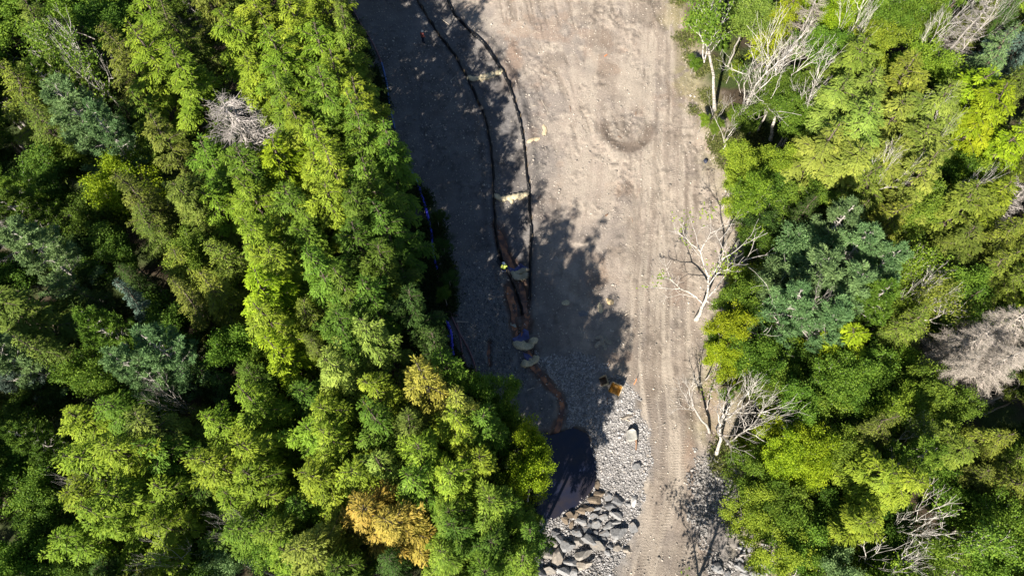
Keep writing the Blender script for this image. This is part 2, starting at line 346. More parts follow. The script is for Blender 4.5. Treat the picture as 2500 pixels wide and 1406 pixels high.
def poly_sheet(name, poly, z, mat):
    bm = bmesh.new(); vs = [bm.verts.new((x, y, z)) for x, y in poly]; bm.faces.new(vs)
    bmesh.ops.triangulate(bm, faces=bm.faces[:]); bmesh.ops.recalc_face_normals(bm, faces=bm.faces[:])
    if bm.faces[0].normal.z < 0: bmesh.ops.reverse_faces(bm, faces=bm.faces[:])
    me = bpy.data.meshes.new(name); bm.to_mesh(me); bm.free(); me.materials.append(mat); return link(name, me)
ctr = POND.mean(0); tag(poly_sheet('pond_water', ctr+(POND-ctr)*1.05, POND_Z, M_POND), kind='structure')
rs = np.random.RandomState(5)
sv, sf = [], []
for l, wd in SW:
    seg = []
    for i in range(len(l)-1):
        n = max(2, int(np.hypot(*(l[i+1]-l[i]))/.3))
        for k in range(n): seg.append(l[i]+(l[i+1]-l[i])*k/n)
    seg.append(l[-1]); seg = np.array(seg); b0 = len(sv)
    for i, q in enumerate(seg):
        d = seg[min(i+1, len(seg)-1)]-seg[max(i-1, 0)]; d = d/np.hypot(*d); nrm = np.array([-d[1], d[0]])
        wl = wd*.72*(.3+1.3*vn(np.array([q[1]*1.3]), np.array([3.1+wd]))[0]); wr = wd*.72*(.3+1.3*vn(np.array([q[1]*1.1]), np.array([9.1+wd]))[0])
        e_ = min(1, .25+min(i, len(seg)-1-i)*.3); wl *= e_; wr *= e_
        zz = max(gz(*q), gz(*(q+nrm*wl*.6)), gz(*(q-nrm*wr*.6)))-.0
        zz = max(zz-.02, gz(*q)+.03)
        sv += [(*(q+nrm*wl), zz), (*(q-nrm*wr), zz)]
        if i: sf.append((b0+2*i-2, b0+2*i-1, b0+2*i+1, b0+2*i))
tag(link('stream_water', mesh('stream_water', sv, sf, M_RUST, True)), kind='structure')

# ------------------------------------------------------------------ tubes and leaf cards
def tubes(segs, sides=5):
    """segs: list of (p0, p1, r0, r1) -> V, F"""
    A = np.array([q[0] for q in segs]); B = np.array([q[1] for q in segs]); r0 = np.array([q[2] for q in segs]); r1 = np.array([q[3] for q in segs])
    D = B-A; L = np.linalg.norm(D, axis=1, keepdims=True)+1e-9; D = D/L
    up = np.where(np.abs(D[:, 2:3]) > .9, np.array([[1., 0, 0]]), np.array([[0, 0, 1.]]))
    U = np.cross(D, up); U /= np.linalg.norm(U, axis=1, keepdims=True); W = np.cross(D, U)
    th = np.arange(sides)*2*math.pi/sides; n = len(segs)
    ring = np.cos(th)[None, :, None]*U[:, None]+np.sin(th)[None, :, None]*W[:, None]
    V = np.concatenate([A[:, None]+ring*r0[:, None, None], B[:, None]+ring*r1[:, None, None]], 1).reshape(-1, 3)
    b = (np.arange(n)*2*sides)[:, None]; k = np.arange(sides)[None]; k2 = (k+1) % sides
    F = np.stack([b+k, b+k2, b+sides+k2, b+sides+k], -1).reshape(-1, 4)
    return V, F
def cards(base, d, nrm, ln, wd, droop=.15):
    d = d/(np.linalg.norm(d, axis=1, keepdims=True)+1e-9)
    side = np.cross(d, nrm); side /= (np.linalg.norm(side, axis=1, keepdims=True)+1e-9); n2 = np.cross(side, d)
    m = base+d*ln[:, None]*.5+n2*ln[:, None]*droop*.5; tip = base+d*ln[:, None]-n2*ln[:, None]*droop
    V = np.stack([base, m+side*wd[:, None]*.5, tip, m-side*wd[:, None]*.5], 1).reshape(-1, 3)
    return V, np.arange(len(V)).reshape(-1, 4)

def trunk_segs(H, r, rs, lean=(0, 0), wob=.12, n=7, top=.04):
    pts = []; 
    for i in range(n+1):
        t = i/n; pts.append(np.array([lean[0]*t**1.3+rs.randn()*wob*t, lean[1]*t**1.3+rs.randn()*wob*t, H*t-.3*(i == 0)]))
    return pts, [(pts[i], pts[i+1], r*(1-i/n)**.8+top, r*(1-(i+1)/n)**.8+top) for i in range(n)]

def conifer(seed, H=16, RR=3.4, nb=95, droop=.5, rise=.25, spray=.42, power=.75, low=.12, sprig=.34, width=.12, lat=15, open_=0.0, ragged=.4, forks=3, flat=.4):
    rs = np.random.RandomState(seed)
    pts, segs = trunk_segs(H, .2, rs, (rs.randn()*.5, rs.randn()*.5), .2)
    def tp(z): i = min(len(pts)-2, max(0, int(z/H*(len(pts)-1)))); t = z/H*(len(pts)-1)-i; return pts[i]*(1-t)+pts[i+1]*t
    B, D, N, Ln, Wd, Vr = [], [], [], [], [], []
    lobes = rs.rand(3)*6.28
    for i in range(nb):
        t = low+(1-low)*((i+rs.rand())/nb)**.85; z = H*min(t, .985); az = i*2.4+rs.randn()*.35
        L = RR*max(0, 1-t)**power*rs.uniform(1-ragged, 1+ragged*.55)*(1+.2*math.sin(2*az+lobes[0])+.18*math.sin(3*az+lobes[1]+t*5))+.3
        if rs.rand() < open_: continue
        o = tp(z); ca, sa = math.cos(az), math.sin(az); h = np.array([ca, sa, 0]); sd = np.array([-sa, ca, 0])
        rz = rise*rs.uniform(.4, 1.5)+(.5*t); dr = droop*rs.uniform(.6, 1.3)
        f = lambda s_: o+h*L*s_+np.array([0, 0, L*(rz*s_-dr*s_*s_)])
        pr = f(0)
        for k in range(1, 5):
            q = f(k/4); segs.append((pr, q, .04*(1-(k-1)/4)*min(1, L/2)+.006, .04*(1-k/4)*min(1, L/2)+.006)); pr = q
        bv = rs.rand()
        axes = [(0., 1., 0.)]
        if L > .8:
            for _ in range(forks): axes.append((rs.uniform(.25, .6), rs.uniform(.35, .62)*(1 if rs.rand() < .8 else .7), rs.choice([-1, 1])*rs.uniform(.35, .85)))
        for s0, fl, ang in axes:
            ho = h*math.cos(ang)+sd*math.sin(ang); so_ = -h*math.sin(ang)+sd*math.cos(ang); Lx = L*(fl if s0 else 1)
            c0 = f(s0); zr = rs.uniform(-.1, .25)
            g = (lambda q_: f(q_)) if not s0 else (lambda q_: c0+ho*Lx*q_+np.array([0, 0, Lx*(zr*q_-.45*q_*q_)]))
            if s0: segs.append((g(0), g(.5), .018, .012)); segs.append((g(.5), g(1), .012, .006))
            nl = max(3, int(lat*Lx/RR*1.5)); lm = .95 if not s0 else .65
            for s_ in np.linspace(.2 if not s0 else .1, 1, nl):
                s_ = min(1, max(0, s_+rs.randn()*.03))
                c = g(s_); tg = g(min(1, s_+.05))-g(s_-.05); tg = tg/np.linalg.norm(tg)
                for sg in (-1, 1):
                    ll = min(spray*Lx*(1.02-s_)**.7*rs.uniform(.4, 1.3)+.14, lm)
                    ns = max(2, int(ll/.07)); an = R(rs.uniform(28, 68)); dv = tg*math.cos(an)+so_*sg*math.sin(an)+np.array([0, 0, rs.uniform(-.08, .12)])
                    q = (np.arange(ns)+.5)/ns*ll
                    bb = c+dv[None]*q[:, None]+rs.randn(ns, 3)*.035; bb[:, 2] -= .35*q*q/max(ll, .4)
                    jj = rs.randn(ns)*.6
                    dd = dv[None]+so_[None]*jj[:, None]*.6+tg[None]*(.3+np.abs(jj))[:, None]*.5; dd[:, 2] -= .1+.35*rs.rand(ns)
                    nn = np.tile(np.array([0, 0, 1.]), (ns, 1))+rs.randn(ns, 3)*flat+ho[None]*.3
                    B.append(bb); D.append(dd); N.append(nn); Ln.append(sprig*rs.uniform(.6, 1.35, ns)); Wd.append(width*rs.uniform(.6, 1.4, ns))
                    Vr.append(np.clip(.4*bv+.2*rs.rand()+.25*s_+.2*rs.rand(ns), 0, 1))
    V, F = cards(np.vstack(B), np.vstack(D), np.vstack(N), np.concatenate(Ln), np.concatenate(Wd))
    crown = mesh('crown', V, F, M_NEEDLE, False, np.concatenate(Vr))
    tv, tf = tubes(segs, 5); return crown, mesh('trunk', tv, tf, M_BARK, True)

def grow(rs, p, d, L, r, depth, segs, terms, spread=.6, up=.12, kids=(2, 3), n=3, curl=.16):
    q = p; dd = d/np.linalg.norm(d); mids = []
    for i in range(n):
        dd = dd+rs.randn(3)*curl+np.array([0, 0, up]); dd /= np.linalg.norm(dd)
        e = q+dd*L/n; ra = r*(1-.35*i/n); rb = r*(1-.35*(i+1)/n); segs.append((q, e, ra, rb)); q = e; mids.append((e, rb))
    if depth == 0: terms.append((q, dd)); return
    k = rs.randint(kids[0], kids[1]+1); a0 = rs.rand()*6.28
    U = np.cross(dd, [0, 0, 1.])+1e-4; U /= np.linalg.norm(U); W = np.cross(dd, U)
    for j in range(k):
        a = a0+j*6.28/k+rs.randn()*.3; sp = spread*rs.uniform(.6, 1.3)
        nd = dd*math.cos(sp)+(U*math.cos(a)+W*math.sin(a))*math.sin(sp)
        grow(rs, q, nd, L*rs.uniform(.62, .85), r*.65*rs.uniform(.75, 1), depth-1, segs, terms, spread, up, kids, n, curl)
    if rs.rand() < .75:
        m, rm_ = mids[rs.randint(0, n-1)]; a = rs.rand()*6.28; sp = spread*1.3
        nd = dd*math.cos(sp)+(U*math.cos(a)+W*math.sin(a))*math.sin(sp)
        grow(rs, m, nd, L*rs.uniform(.45, .7), r*.45, depth-1, segs, terms, spread, up, kids, n, curl)

def leafy(rs, terms, per, rad, size, flat=.6, upb=.5):
    B, Vr = [], []
    for q, dd in terms:
        n = rs.poisson(per)
        if n < 1: continue
        c = q+rs.randn(n, 3)*rad*np.array([1, 1, flat]); B.append(c); Vr.append(np.clip(.45*rs.rand()+.55*rs.rand(n), 0, 1))
    B = np.vstack(B); Vr = np.concatenate(Vr); n = len(B)
    az = rs.rand(n)*6.28; D = np.stack([np.cos(az), np.sin(az), rs.randn(n)*.35-.2], 1)
    N = rs.randn(n, 3)*.55+np.array([-.15, -.3, upb+.5])
    V, F = cards(B, D, N, size*rs.uniform(.7, 1.35, n), size*.7*rs.uniform(.7, 1.3, n), .08)
    return mesh('crown', V, F, M_LEAF, False, Vr)

def broadleaf(seed, H=13, RR=3.2, per=34, bark=None, rad=.42, size=.26, depth=4, bare_only=False, lean=(0, 0), clear=.42, spread=.62, tr=.17, base=None, up=.12, kids=(2, 3), flat=.6, curlk=.16):
    rs = np.random.RandomState(seed); segs, terms = [], []
    hc = H*clear; p = np.array([0, 0, -.3]); n = 5; q = p
    for i in range(n):
        e = np.array([lean[0]*((i+1)/n)**1.2*clear+rs.randn()*.07, lean[1]*((i+1)/n)**1.2*clear+rs.randn()*.07, hc*(i+1)/n])
        segs.append((q, e, tr*(1-.35*i/n)*(1.35 if i == 0 else 1), tr*(1-.35*(i+1)/n))); q = e
    d0 = np.array([lean[0], lean[1], H]); d0 = d0/np.linalg.norm(d0)
    L0 = (H-hc)/2.6
    k = 3 if depth > 3 else 2
    grow(rs, q, d0, L0*.8, tr*.6, depth, segs, terms, spread, up, kids, 3, curlk)
    for j in range(k):
        a = j*6.28/k+rs.rand(); nd = d0*.75+np.array([math.cos(a), math.sin(a), 0])*.65*RR/3
        grow(rs, q-np.array([0, 0, rs.rand()*hc*.25]), nd, L0*rs.uniform(.7, 1.1), tr*.42, depth-1, segs, terms, spread, up, kids, 3, curlk)
    # bring the crown to its radius
    tv, tf = tubes(segs, 5); trunk = mesh('trunk', tv, tf, bark or M_GREYBARK, True)
    if bare_only: return None, trunk, terms, segs
    T = [(np.array(q), d) for q, d in terms]
    for a, b, r0, r1 in segs:
        if r0 < tr*.13 and rs.rand() < .35: T.append(((a+b)/2, b-a))
    return leafy(rs, T, per, rad, size, flat), trunk, terms, segs

def pine(seed, H=15, RR=3.6, nb=46, nt=9):
    rs = np.random.RandomState(seed); pts, segs = trunk_segs(H, .22, rs, wob=.2)
    B, D, Vr = [], [], []
    for i in range(nb):
        t = .3+.69*((i+rs.rand())/nb)**.9; z = H*t; az = i*2.4+rs.randn()*.5; L = RR*(max(0, 1-t)**.55)*rs.uniform(.55, 1.15)+.35
        j = t*7; a = min(6, int(j)); o = pts[a]*(1-(j-a))+pts[a+1]*(j-a)
        h = np.array([math.cos(az), math.sin(az), 0]); sd = np.array([-h[1], h[0], 0]); rz = rs.uniform(.05, .5)
        f = lambda s_: o+h*L*s_+np.array([0, 0, L*(rz*s_*.3+.35*s_**2.5)])
        pr = f(0)
        for k in range(1, 5): q = f(k/4); segs.append((pr, q, .06*(1.05-(k-1)/4), .06*(1.05-k/4))); pr = q
        bv = rs.rand()
        for s_ in np.linspace(.35, 1, nt):
            for sg in (-1, 0, 1):
                ll = .38*L*(1.1-s_)+.25; c = f(s_)+(sd*sg*.8+h*.5)*ll*rs.uniform(.4, 1)+rs.randn(3)*.08
                if sg: segs.append((f(s_), c, .015, .008))
                m = rs.randint(12, 19); v = rs.randn(m, 3); v[:, 2] = np.abs(v[:, 2])*.8; v += h*.6
                B.append(np.tile(c, (m, 1))+rs.randn(m, 3)*.07); D.append(v); Vr.append(np.clip(.4*bv+.25*rs.rand()+.35*rs.rand(m), 0, 1))
    B = np.vstack(B); D = np.vstack(D); n = len(B)
    V, F = cards(B, D, rs.randn(n, 3)*.6+[0, 0, 1], rs.uniform(.26, .42, n), rs.uniform(.05, .09, n), .1)
    tv, tf = tubes(segs, 5); return mesh('crown', V, F, M_NEEDLE, False, np.concatenate(Vr)), mesh('trunk', tv, tf, M_GREYBARK, True)

def dead_conifer(seed, H=15, RR=3, nb=70, power=.65, curl=.9, dens=5):
    rs = np.random.RandomState(seed); pts, segs = trunk_segs(H, .19, rs); tw = []
    for i in range(nb):
        t = .15+.84*(i+rs.rand())/nb; az = i*2.4+rs.randn()*.3; L = RR*max(0, 1-t)**power*rs.uniform(.6, 1.15)+.25
        j = t*7; a = min(6, int(j)); o = pts[a]*(1-(j-a))+pts[a+1]*(j-a)
        h = np.array([math.cos(az), math.sin(az), 0]); sd = np.array([-h[1], h[0], 0])
        f = lambda s_: o+h*L*s_+np.array([0, 0, L*(.25*s_-.45*s_*s_+curl*.5*s_**4)])
        pr = f(0)
        for k in range(1, 6): q = f(k/5); tw.append((pr, q, .05*(1.15-(k-1)/5), .05*(1.15-k/5))); pr = q
        for s_ in np.linspace(.25, 1, dens+int(L*2)):
            for sg in (-1, 1):
                ll = .3*L*(1.1-s_)+.2; d = h*.7+sd*sg*rs.uniform(.4, 1)+np.array([0, 0, rs.uniform(-.5, .25)])
                c = f(s_); e = c+d*ll; tw.append((c, e, .017, .009))
                for z in range(2):
                    b = c+d*ll*rs.rand(); tw.append((b, b+(h*.6+rs.randn(3)*.6)*.3, .011, .006))
    tv, tf = tubes(segs, 5); cv, cf = tubes(tw, 3)
    return mesh('crown', cv, cf, M_TWIG, False, rs.rand(len(cf))), mesh('trunk', tv, tf, M_GREYBARK, True)

print('trees')
PROTO = {}
PROTO['hemlock'] = [conifer(10+i, 15, 3.9, 40+3*i, droop=.5, rise=.26+.05*i, spray=.5, power=.8, low=.36, sprig=.26, width=.09, lat=20, ragged=.65, forks=2, flat=.22) for i in range(6)]
PROTO['spruce'] = [conifer(30+i, 15, 3.2, 85, droop=.35, rise=.2, spray=.34, power=1.0, low=.3, sprig=.2, width=.07, lat=15, ragged=.4, forks=2) for i in range(4)]
PROTO['pine'] = [pine(50+i) for i in range(3)]
PROTO['maple'] = [broadleaf(70+i, 13, 3.2, 62, spread=.66, size=.2, rad=.34, flat=.5, kids=(2, 2) if i % 2 else (2, 3), depth=4, curlk=.26)[:2] for i in range(5)]
PROTO['birch'] = [broadleaf(90+i, 13, 3.0, 9, bark=M_BIRCH, size=.22, rad=.4, tr=.26)[:2] for i in range(2)]
PROTO['dead_conifer'] = [dead_conifer(110+i) for i in range(2)]
PROTO['dead_brown'] = [dead_conifer(120, 15, 3.6, 110, .55, .1, 10)]
BARE_LEAF = {}
def bare_proto(seed, **k):
    _, t, terms, segs = broadleaf(seed, bare_only=True, **k)
    # thick wood = trunk, thin wood = crown of branches
    big_ = [q for q in segs if q[2] > .05]; thin = [q for q in segs if q[2] <= .05]
    tv, tf = tubes(big_, 6); cv, cf = tubes(thin, 3)
    return mesh('branches', cv, cf, M_TWIG, False, np.random.RandomState(seed).rand(len(cf))), mesh('trunk', tv, tf, k.get('bark', M_GREYBARK), True)
PROTO['bare'] = [bare_proto(130+i, H=12, RR=3.4, depth=4, tr=.18, bark=M_BIRCH, spread=.55) for i in range(3)]
SIZES = {'hemlock': (15, 2.95), 'spruce': (15, 2.6), 'pine': (15, 3.4), 'maple': (12.5, 3.6), 'birch': (12.5, 3.4), 'dead_conifer': (15, 3.0), 'dead_brown': (15, 3.6), 'bare': (12, 3.4)}
NOUN = {'hemlock': ('hemlock_tree', 'hemlock'), 'spruce': ('spruce_tree', 'spruce'), 'pine': ('pine_tree', 'pine'), 'maple': ('maple_tree', 'broadleaf tree'),
        'birch': ('birch_tree', 'birch'), 'dead_conifer': ('dead_conifer', 'dead conifer'), 'dead_brown': ('dead_conifer', 'dead conifer'), 'bare': ('bare_tree', 'bare tree')}
TINT = {  # name, colour
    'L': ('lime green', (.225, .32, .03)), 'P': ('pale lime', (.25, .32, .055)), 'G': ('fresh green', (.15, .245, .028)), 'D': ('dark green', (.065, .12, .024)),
    'O': ('olive', (.145, .19, .032)), 'Q': ('yellowish olive', (.20, .25, .035)), 'B': ('blue-green', (.17, .275, .10)), 'Y': ('yellow-green', (.27, .36, .018)),
    'N': ('golden orange', (.42, .315, .06)), 'T': ('straw yellow', (.34, .345, .055)), 'g': ('grey', (.37, .335, .305)), 'b': ('pinkish brown', (.38, .335, .285)), 'w': ('whitish', (.56, .52, .47)), 'M': ('mid green', (.10, .175, .022)), 'S': ('silvery blue', (.13, .20, .15))}

# u, v = where the crown's middle shows, r = its apparent radius in photo pixels, kind, tint
LEFT = """40 50 85 maple G|118 110 60 hemlock O|205 40 75 maple G|175 150 80 birch G|290 60 70 maple M|330 160 70 spruce O|60 260 80 spruce Q|385 70 62 hemlock L|445 30 55 hemlock L|475 120 60 spruce O|410 190 65 hemlock L|480 240 72 hemlock L|545 60 62 hemlock O
245 195 55 spruce D|235 320 90 pine B|130 340 75 spruce O|150 240 55 pine M|330 300 55 spruce D|400 320 55 hemlock G|300 365 60 pine B|430 390 50 hemlock O|55 400 70 maple D|45 490 70 pine G|135 450 80 maple M|604 342 128 dead_conifer g|190 130 50 bare w|400 965 46 bare g|572 1272 38 bare g|395 1372 44 bare g|215 1180 36 bare g|290 455 72 maple Y|235 540 60 maple M|360 510 72 spruce O|395 580 62 spruce O|440 500 50 spruce D
580 25 60 hemlock L|650 40 62 hemlock L|720 20 60 hemlock G|790 30 62 hemlock L|840 70 50 spruce O|610 130 62 hemlock L|690 120 66 hemlock L|760 110 60 hemlock L|640 215 62 hemlock L|715 200 64 hemlock L|790 180 64 hemlock L|855 150 45 hemlock G|860 235 64 hemlock L|905 290 62 hemlock L|945 330 52 hemlock G|800 280 60 hemlock G|730 290 58 hemlock G|670 270 50 hemlock L|740 360 60 hemlock L|820 390 66 hemlock L|890 370 60 hemlock G|950 400 52 hemlock G
540 440 68 hemlock G|610 450 62 hemlock G|700 440 66 hemlock Y|770 450 62 hemlock L|850 460 66 hemlock L|920 470 62 hemlock G|975 500 40 hemlock M|500 520 62 hemlock O|570 530 60 hemlock L|650 520 62 hemlock L|735 530 64 hemlock G|820 540 62 hemlock L|900 550 60 hemlock M|960 590 50 hemlock M|1000 640 42 hemlock D
20 590 60 dead_conifer g|90 560 75 pine M|130 640 80 pine B|50 670 70 maple M|220 640 60 maple D|300 620 55 maple M|200 720 62 maple D|270 740 55 spruce D|340 700 50 spruce D
440 640 55 maple G|500 680 82 spruce Q|570 650 75 spruce Q|560 740 75 spruce Q|490 770 62 spruce O|640 610 62 hemlock L|710 600 60 hemlock L|780 620 62 hemlock G|700 680 66 hemlock L|660 750 64 hemlock Y|740 730 62 hemlock L|820 690 62 hemlock G|880 640 60 hemlock M|940 680 58 hemlock M|870 740 60 hemlock M|990 720 52 hemlock D|930 770 62 hemlock M|1010 780 52 hemlock D|690 820 66 hemlock L|770 800 62 spruce Q|720 880 58 hemlock Y|780 870 52 spruce O|850 830 55 hemlock M|900 790 62 hemlock P|935 850 55 hemlock P|1000 850 58 hemlock M|1060 870 50 hemlock D
80 790 85 hemlock O|30 830 50 hemlock L|140 860 70 spruce O|350 760 45 spruce S|290 830 66 pine G|420 810 70 maple M|440 890 85 pine B|370 930 62 pine B|575 840 62 maple G|620 890 60 maple G|80 900 70 pine B|220 930 72 maple G|25 920 55 pine S|130 970 60 maple D|500 930 50 spruce D|560 960 60 spruce D|650 950 62 hemlock M
60 1040 75 maple M|60 1140 75 maple M|140 1170 70 maple D|120 1090 60 pine M|240 1060 62 hemlock L|330 1000 66 hemlock G|400 1050 66 hemlock O|290 1130 74 hemlock L|370 1130 74 hemlock L|450 1120 66 hemlock G|270 1210 74 hemlock L|350 1210 74 hemlock L|440 1200 70 hemlock L|300 1290 66 hemlock L|370 1290 66 hemlock G|450 1280 62 hemlock L|520 1200 55 hemlock M|520 1290 60 hemlock G|230 1330 62 hemlock L
640 1020 66 hemlock L|580 1060 60 hemlock L|700 1040 62 hemlock G|640 1110 66 hemlock L|580 1150 66 hemlock L|700 1130 66 hemlock G|650 1200 66 hemlock L|580 1230 62 hemlock L|720 1220 66 hemlock L|640 1290 60 hemlock G|720 1300 58 hemlock G|560 1330 60 hemlock M|780 970 60 hemlock M|850 930 62 hemlock P|920 910 66 hemlock P|830 1020 66 hemlock L|890 1000 60 hemlock G|950 980 60 hemlock L|1040 920 58 hemlock Q|1010 900 50 hemlock P|1060 980 72 hemlock T|1120 1010 60 hemlock T|1100 930 50 hemlock G|780 1080 66 hemlock L|850 1100 70 hemlock L|930 1070 66 hemlock G|1000 1070 60 hemlock O|820 1180 66 hemlock L|890 1160 66 hemlock L|960 1140 66 hemlock P|1030 1130 64 hemlock L|1110 1080 66 hemlock L|1170 1050 58 hemlock G|1180 960 50 maple G|1220 1010 46 maple G|1215 1090 56 maple G|1278 1105 58 maple Y|1296 1165 52 maple Y|1235 1170 56 maple G|1170 1140 62 hemlock L|1110 1170 64 hemlock L|1040 1210 62 hemlock G|780 1250 62 hemlock G
930 1240 84 hemlock N|990 1290 74 hemlock N|890 1290 66 hemlock N|1110 1250 64 hemlock G|1190 1230 64 hemlock G|1250 1260 52 hemlock G|1130 1320 64 hemlock M|1210 1320 60 hemlock M|1280 1320 52 hemlock M|1080 1370 60 hemlock G|1180 1390 60 hemlock G|1270 1390 55 hemlock G|800 1340 66 hemlock P|730 1370 62 hemlock L|690 1330 62 maple G|600 1390 66 maple B|500 1370 60 maple M|860 1380 60 hemlock M|950 1380 55 spruce D|420 1370 55 hemlock L
80 1260 75 maple G|150 1290 62 maple M|40 1340 70 maple G|120 1370 66 maple M|200 1400 60 maple M|310 1380 60 hemlock D""".replace('\n', '|')
RIGHT = """1900 45 60 spruce Y|1830 30 50 maple P|1965 60 55 dead_conifer b|2040 60 66 maple Y|2000 130 55 maple G|2110 50 62 maple G|2120 140 62 maple L|2190 60 66 maple G|2200 140 60 maple L|2270 60 62 maple G|2290 150 60 maple L|2345 90 62 dead_conifer g|2400 40 50 spruce O|2450 50 62 spruce D|2480 110 66 spruce S|2420 160 55 spruce B|1870 150 72 bare w|1930 120 60 bare w|2000 200 60 bare w|1890 240 62 maple M|1950 270 60 maple G|2080 190 62 hemlock Q|2030 260 62 hemlock P|2110 260 66 hemlock P|2180 230 62 hemlock Q|2240 200 55 maple D|2260 290 72 hemlock P|2180 320 72 hemlock P|2090 340 70 hemlock P|2020 350 60 hemlock Q|2330 240 66 hemlock Y|2390 210 66 hemlock Y|2400 290 66 hemlock Y|2350 350 66 hemlock Y|2470 230 62 spruce O|2480 320 55 spruce O|2420 380 55 hemlock Y|1970 390 66 hemlock P|2050 430 66 hemlock P|2140 410 72 hemlock P|2230 390 72 hemlock P|2300 420 62 maple G|2370 450 62 maple L|2480 400 55 spruce O|2480 480 55 dead_conifer g|1820 400 50 maple L|1890 390 50 maple L|1880 450 60 maple M|1950 470 60 maple G|1830 470 45 maple L|1860 520 50 maple D|2020 490 50 hemlock L|2110 490 72 spruce Q|2060 560 55 spruce O|2150 560 66 spruce Q|2210 470 60 hemlock P|2260 520 62 maple G|2210 600 50 maple D|2320 540 72 hemlock Q|2400 520 66 hemlock L|2420 590 66 spruce Q|2480 580 60 spruce Q|2340 620 66 hemlock O
2290 285 40 bare w|2165 405 40 bare w|2300 60 44 bare w|2105 30 40 bare w|2370 462 36 bare w|2000 745 48 bare g|2262 702 36 bare w|2440 10 40 bare w|2020 580 66 pine B|1960 620 66 maple B|2060 640 72 pine B|1890 620 50 maple M|1870 690 60 maple B|1960 700 84 pine B|2040 730 84 pine B|2120 680 74 pine B|1910 770 72 pine B|2000 800 70 pine B|2100 760 66 pine G|2170 740 60 maple G|2220 670 66 birch L|2260 740 66 birch Q|2200 800 60 spruce Q|2340 700 62 maple G|2400 680 66 spruce Q|2470 680 62 spruce Q|2440 740 50 maple M|1810 690 40 maple L|1800 740 45 maple G|1780 810 45 maple Y|1840 800 55 maple M|1830 870 60 maple G|1770 870 40 maple Y|1910 860 62 maple M|1970 900 66 maple M|1900 940 60 maple G|2060 860 66 hemlock Y|2040 930 66 maple G|2130 850 66 hemlock L|2180 900 62 maple L|2120 940 60 maple G|2330 860 84 dead_brown b|2410 820 84 dead_brown b|2390 910 84 dead_brown b|2470 870 80 dead_brown b|2300 920 55 dead_brown b
1845 960 62 bare w|1870 1010 50 bare w|1862 1045 40 maple L|1960 1000 62 maple G|1915 1040 55 maple Y|2020 1020 66 maple G|2080 1010 60 maple M|2180 990 60 maple L|2250 990 66 maple G|2300 1020 55 maple G|2130 1070 60 spruce O|1960 1100 60 maple Y|1895 1115 50 maple Y|1960 1150 45 maple Y|2040 1100 60 maple G|2210 1060 50 birch O|2340 1080 72 spruce Q|2410 1090 70 spruce Q|2280 1110 60 hemlock Q|2470 1120 50 spruce Q|2190 1130 66 pine G|2110 1160 66 hemlock L|2180 1190 66 hemlock L|2280 1180 60 maple G|2350 1170 66 spruce O|2430 1170 66 spruce Q|2480 1210 60 spruce Q|1840 1180 60 maple G|1900 1200 62 maple G|1850 1250 55 maple L|1920 1270 66 maple G|1880 1340 60 maple L|1950 1340 60 maple G|2000 1250 62 maple M|2060 1220 55 maple D|2080 1280 60 hemlock L|2140 1260 60 hemlock G|2010 1320 60 maple M|2060 1380 55 maple B|1980 1400 60 maple G|2180 1330 70 maple M|2250 1290 76 bare w|2330 1250 66 maple M|2360 1330 72 birch G|2210 1380 70 bare w|2290 1380 66 maple G|2430 1280 66 maple G|2470 1340 66 maple G|2400 1400 66 maple G|2130 1390 60 maple M""".replace('\n', '|')

ANCH = [((610, 350), 'the grey dead conifer in the left wood'), ((290, 455), 'the bright yellow-green tree at left'), ((930, 1250), 'the golden orange hemlocks'),
        ((1075, 985), 'the straw yellow hemlock'), ((80, 790), 'the drooping olive hemlock at left'), ((175, 150), 'the birch near the top left'), ((350, 760), 'the small silvery blue spruce'),
        ((1310, 1140), 'the yellow tree over the pond'), ((990, 420), 'the end of the blue hose'), ((870, 30), 'the brown hose at the top'), ((330, 1200), 'the big lime clump lower left'), ((640, 1150), 'the lime crowns near the bottom'),
        ((1930, 150), 'the white bare trees at upper right'), ((2345, 90), 'the slender grey dead conifer'), ((2150, 340), 'the broad pale hemlock'), ((2010, 720), 'the great blue-green pine'),
        ((2390, 860), 'the pinkish brown dead conifers'), ((1830, 970), 'the white bare tree by the road'), ((2230, 1330), 'the white bare limbs at lower right'), ((2480, 100), 'the silvery spruce top right'),
        ((1920, 1060), 'the yellow broadleafs beside the road'), ((500, 720), 'the yellowish olive spruces'), ((1820, 480), 'the wood edge above the roadside birch'), ((2400, 1130), 'the olive spruces near the right edge'), ((600, 1390), 'the blue-green tree at the bottom')]
DIRS = ['right of', 'above right of', 'above', 'above left of', 'left of', 'below left of', 'below', 'below right of']
ORD = ['nearest', 'second', 'third', 'fourth', 'fifth', 'sixth', 'seventh', 'eighth', 'ninth', 'tenth', 'eleventh', 'twelfth']
def relabel(items, anchors):
    """items: (obj, noun, tint, u, v, extra) -> a label of its own for each"""
    bins = {}
    for it in items:
        o, noun, tint, u, v = it[:5]
        d = sorted((math.hypot(u-a[0][0], v-a[0][1]), k) for k, a in enumerate(anchors))
        d0, k = d[0]
        if d0 < 22 : 
            if len(it) > 5 and it[5]: pass
            d0, k = d[1]
        a = anchors[k]; s_ = int(round(math.degrees(math.atan2(-(v-a[0][1]), u-a[0][0]))/45)) % 8
        bins.setdefault((k, s_, tint, noun), []).append((d0, it))
    for (k, s_, tint, noun), L in bins.items():
        L.sort(key=lambda q: q[0])
        for n, (_, it) in enumerate(L):
            if len(L) == 1: lab = f"{tint} {noun} {DIRS[s_]} {anchors[k][1]}"
            else: lab = f"{tint} {noun}, {ORD[n]} {DIRS[s_]} {anchors[k][1]}"
            it[0]['label'] = lab

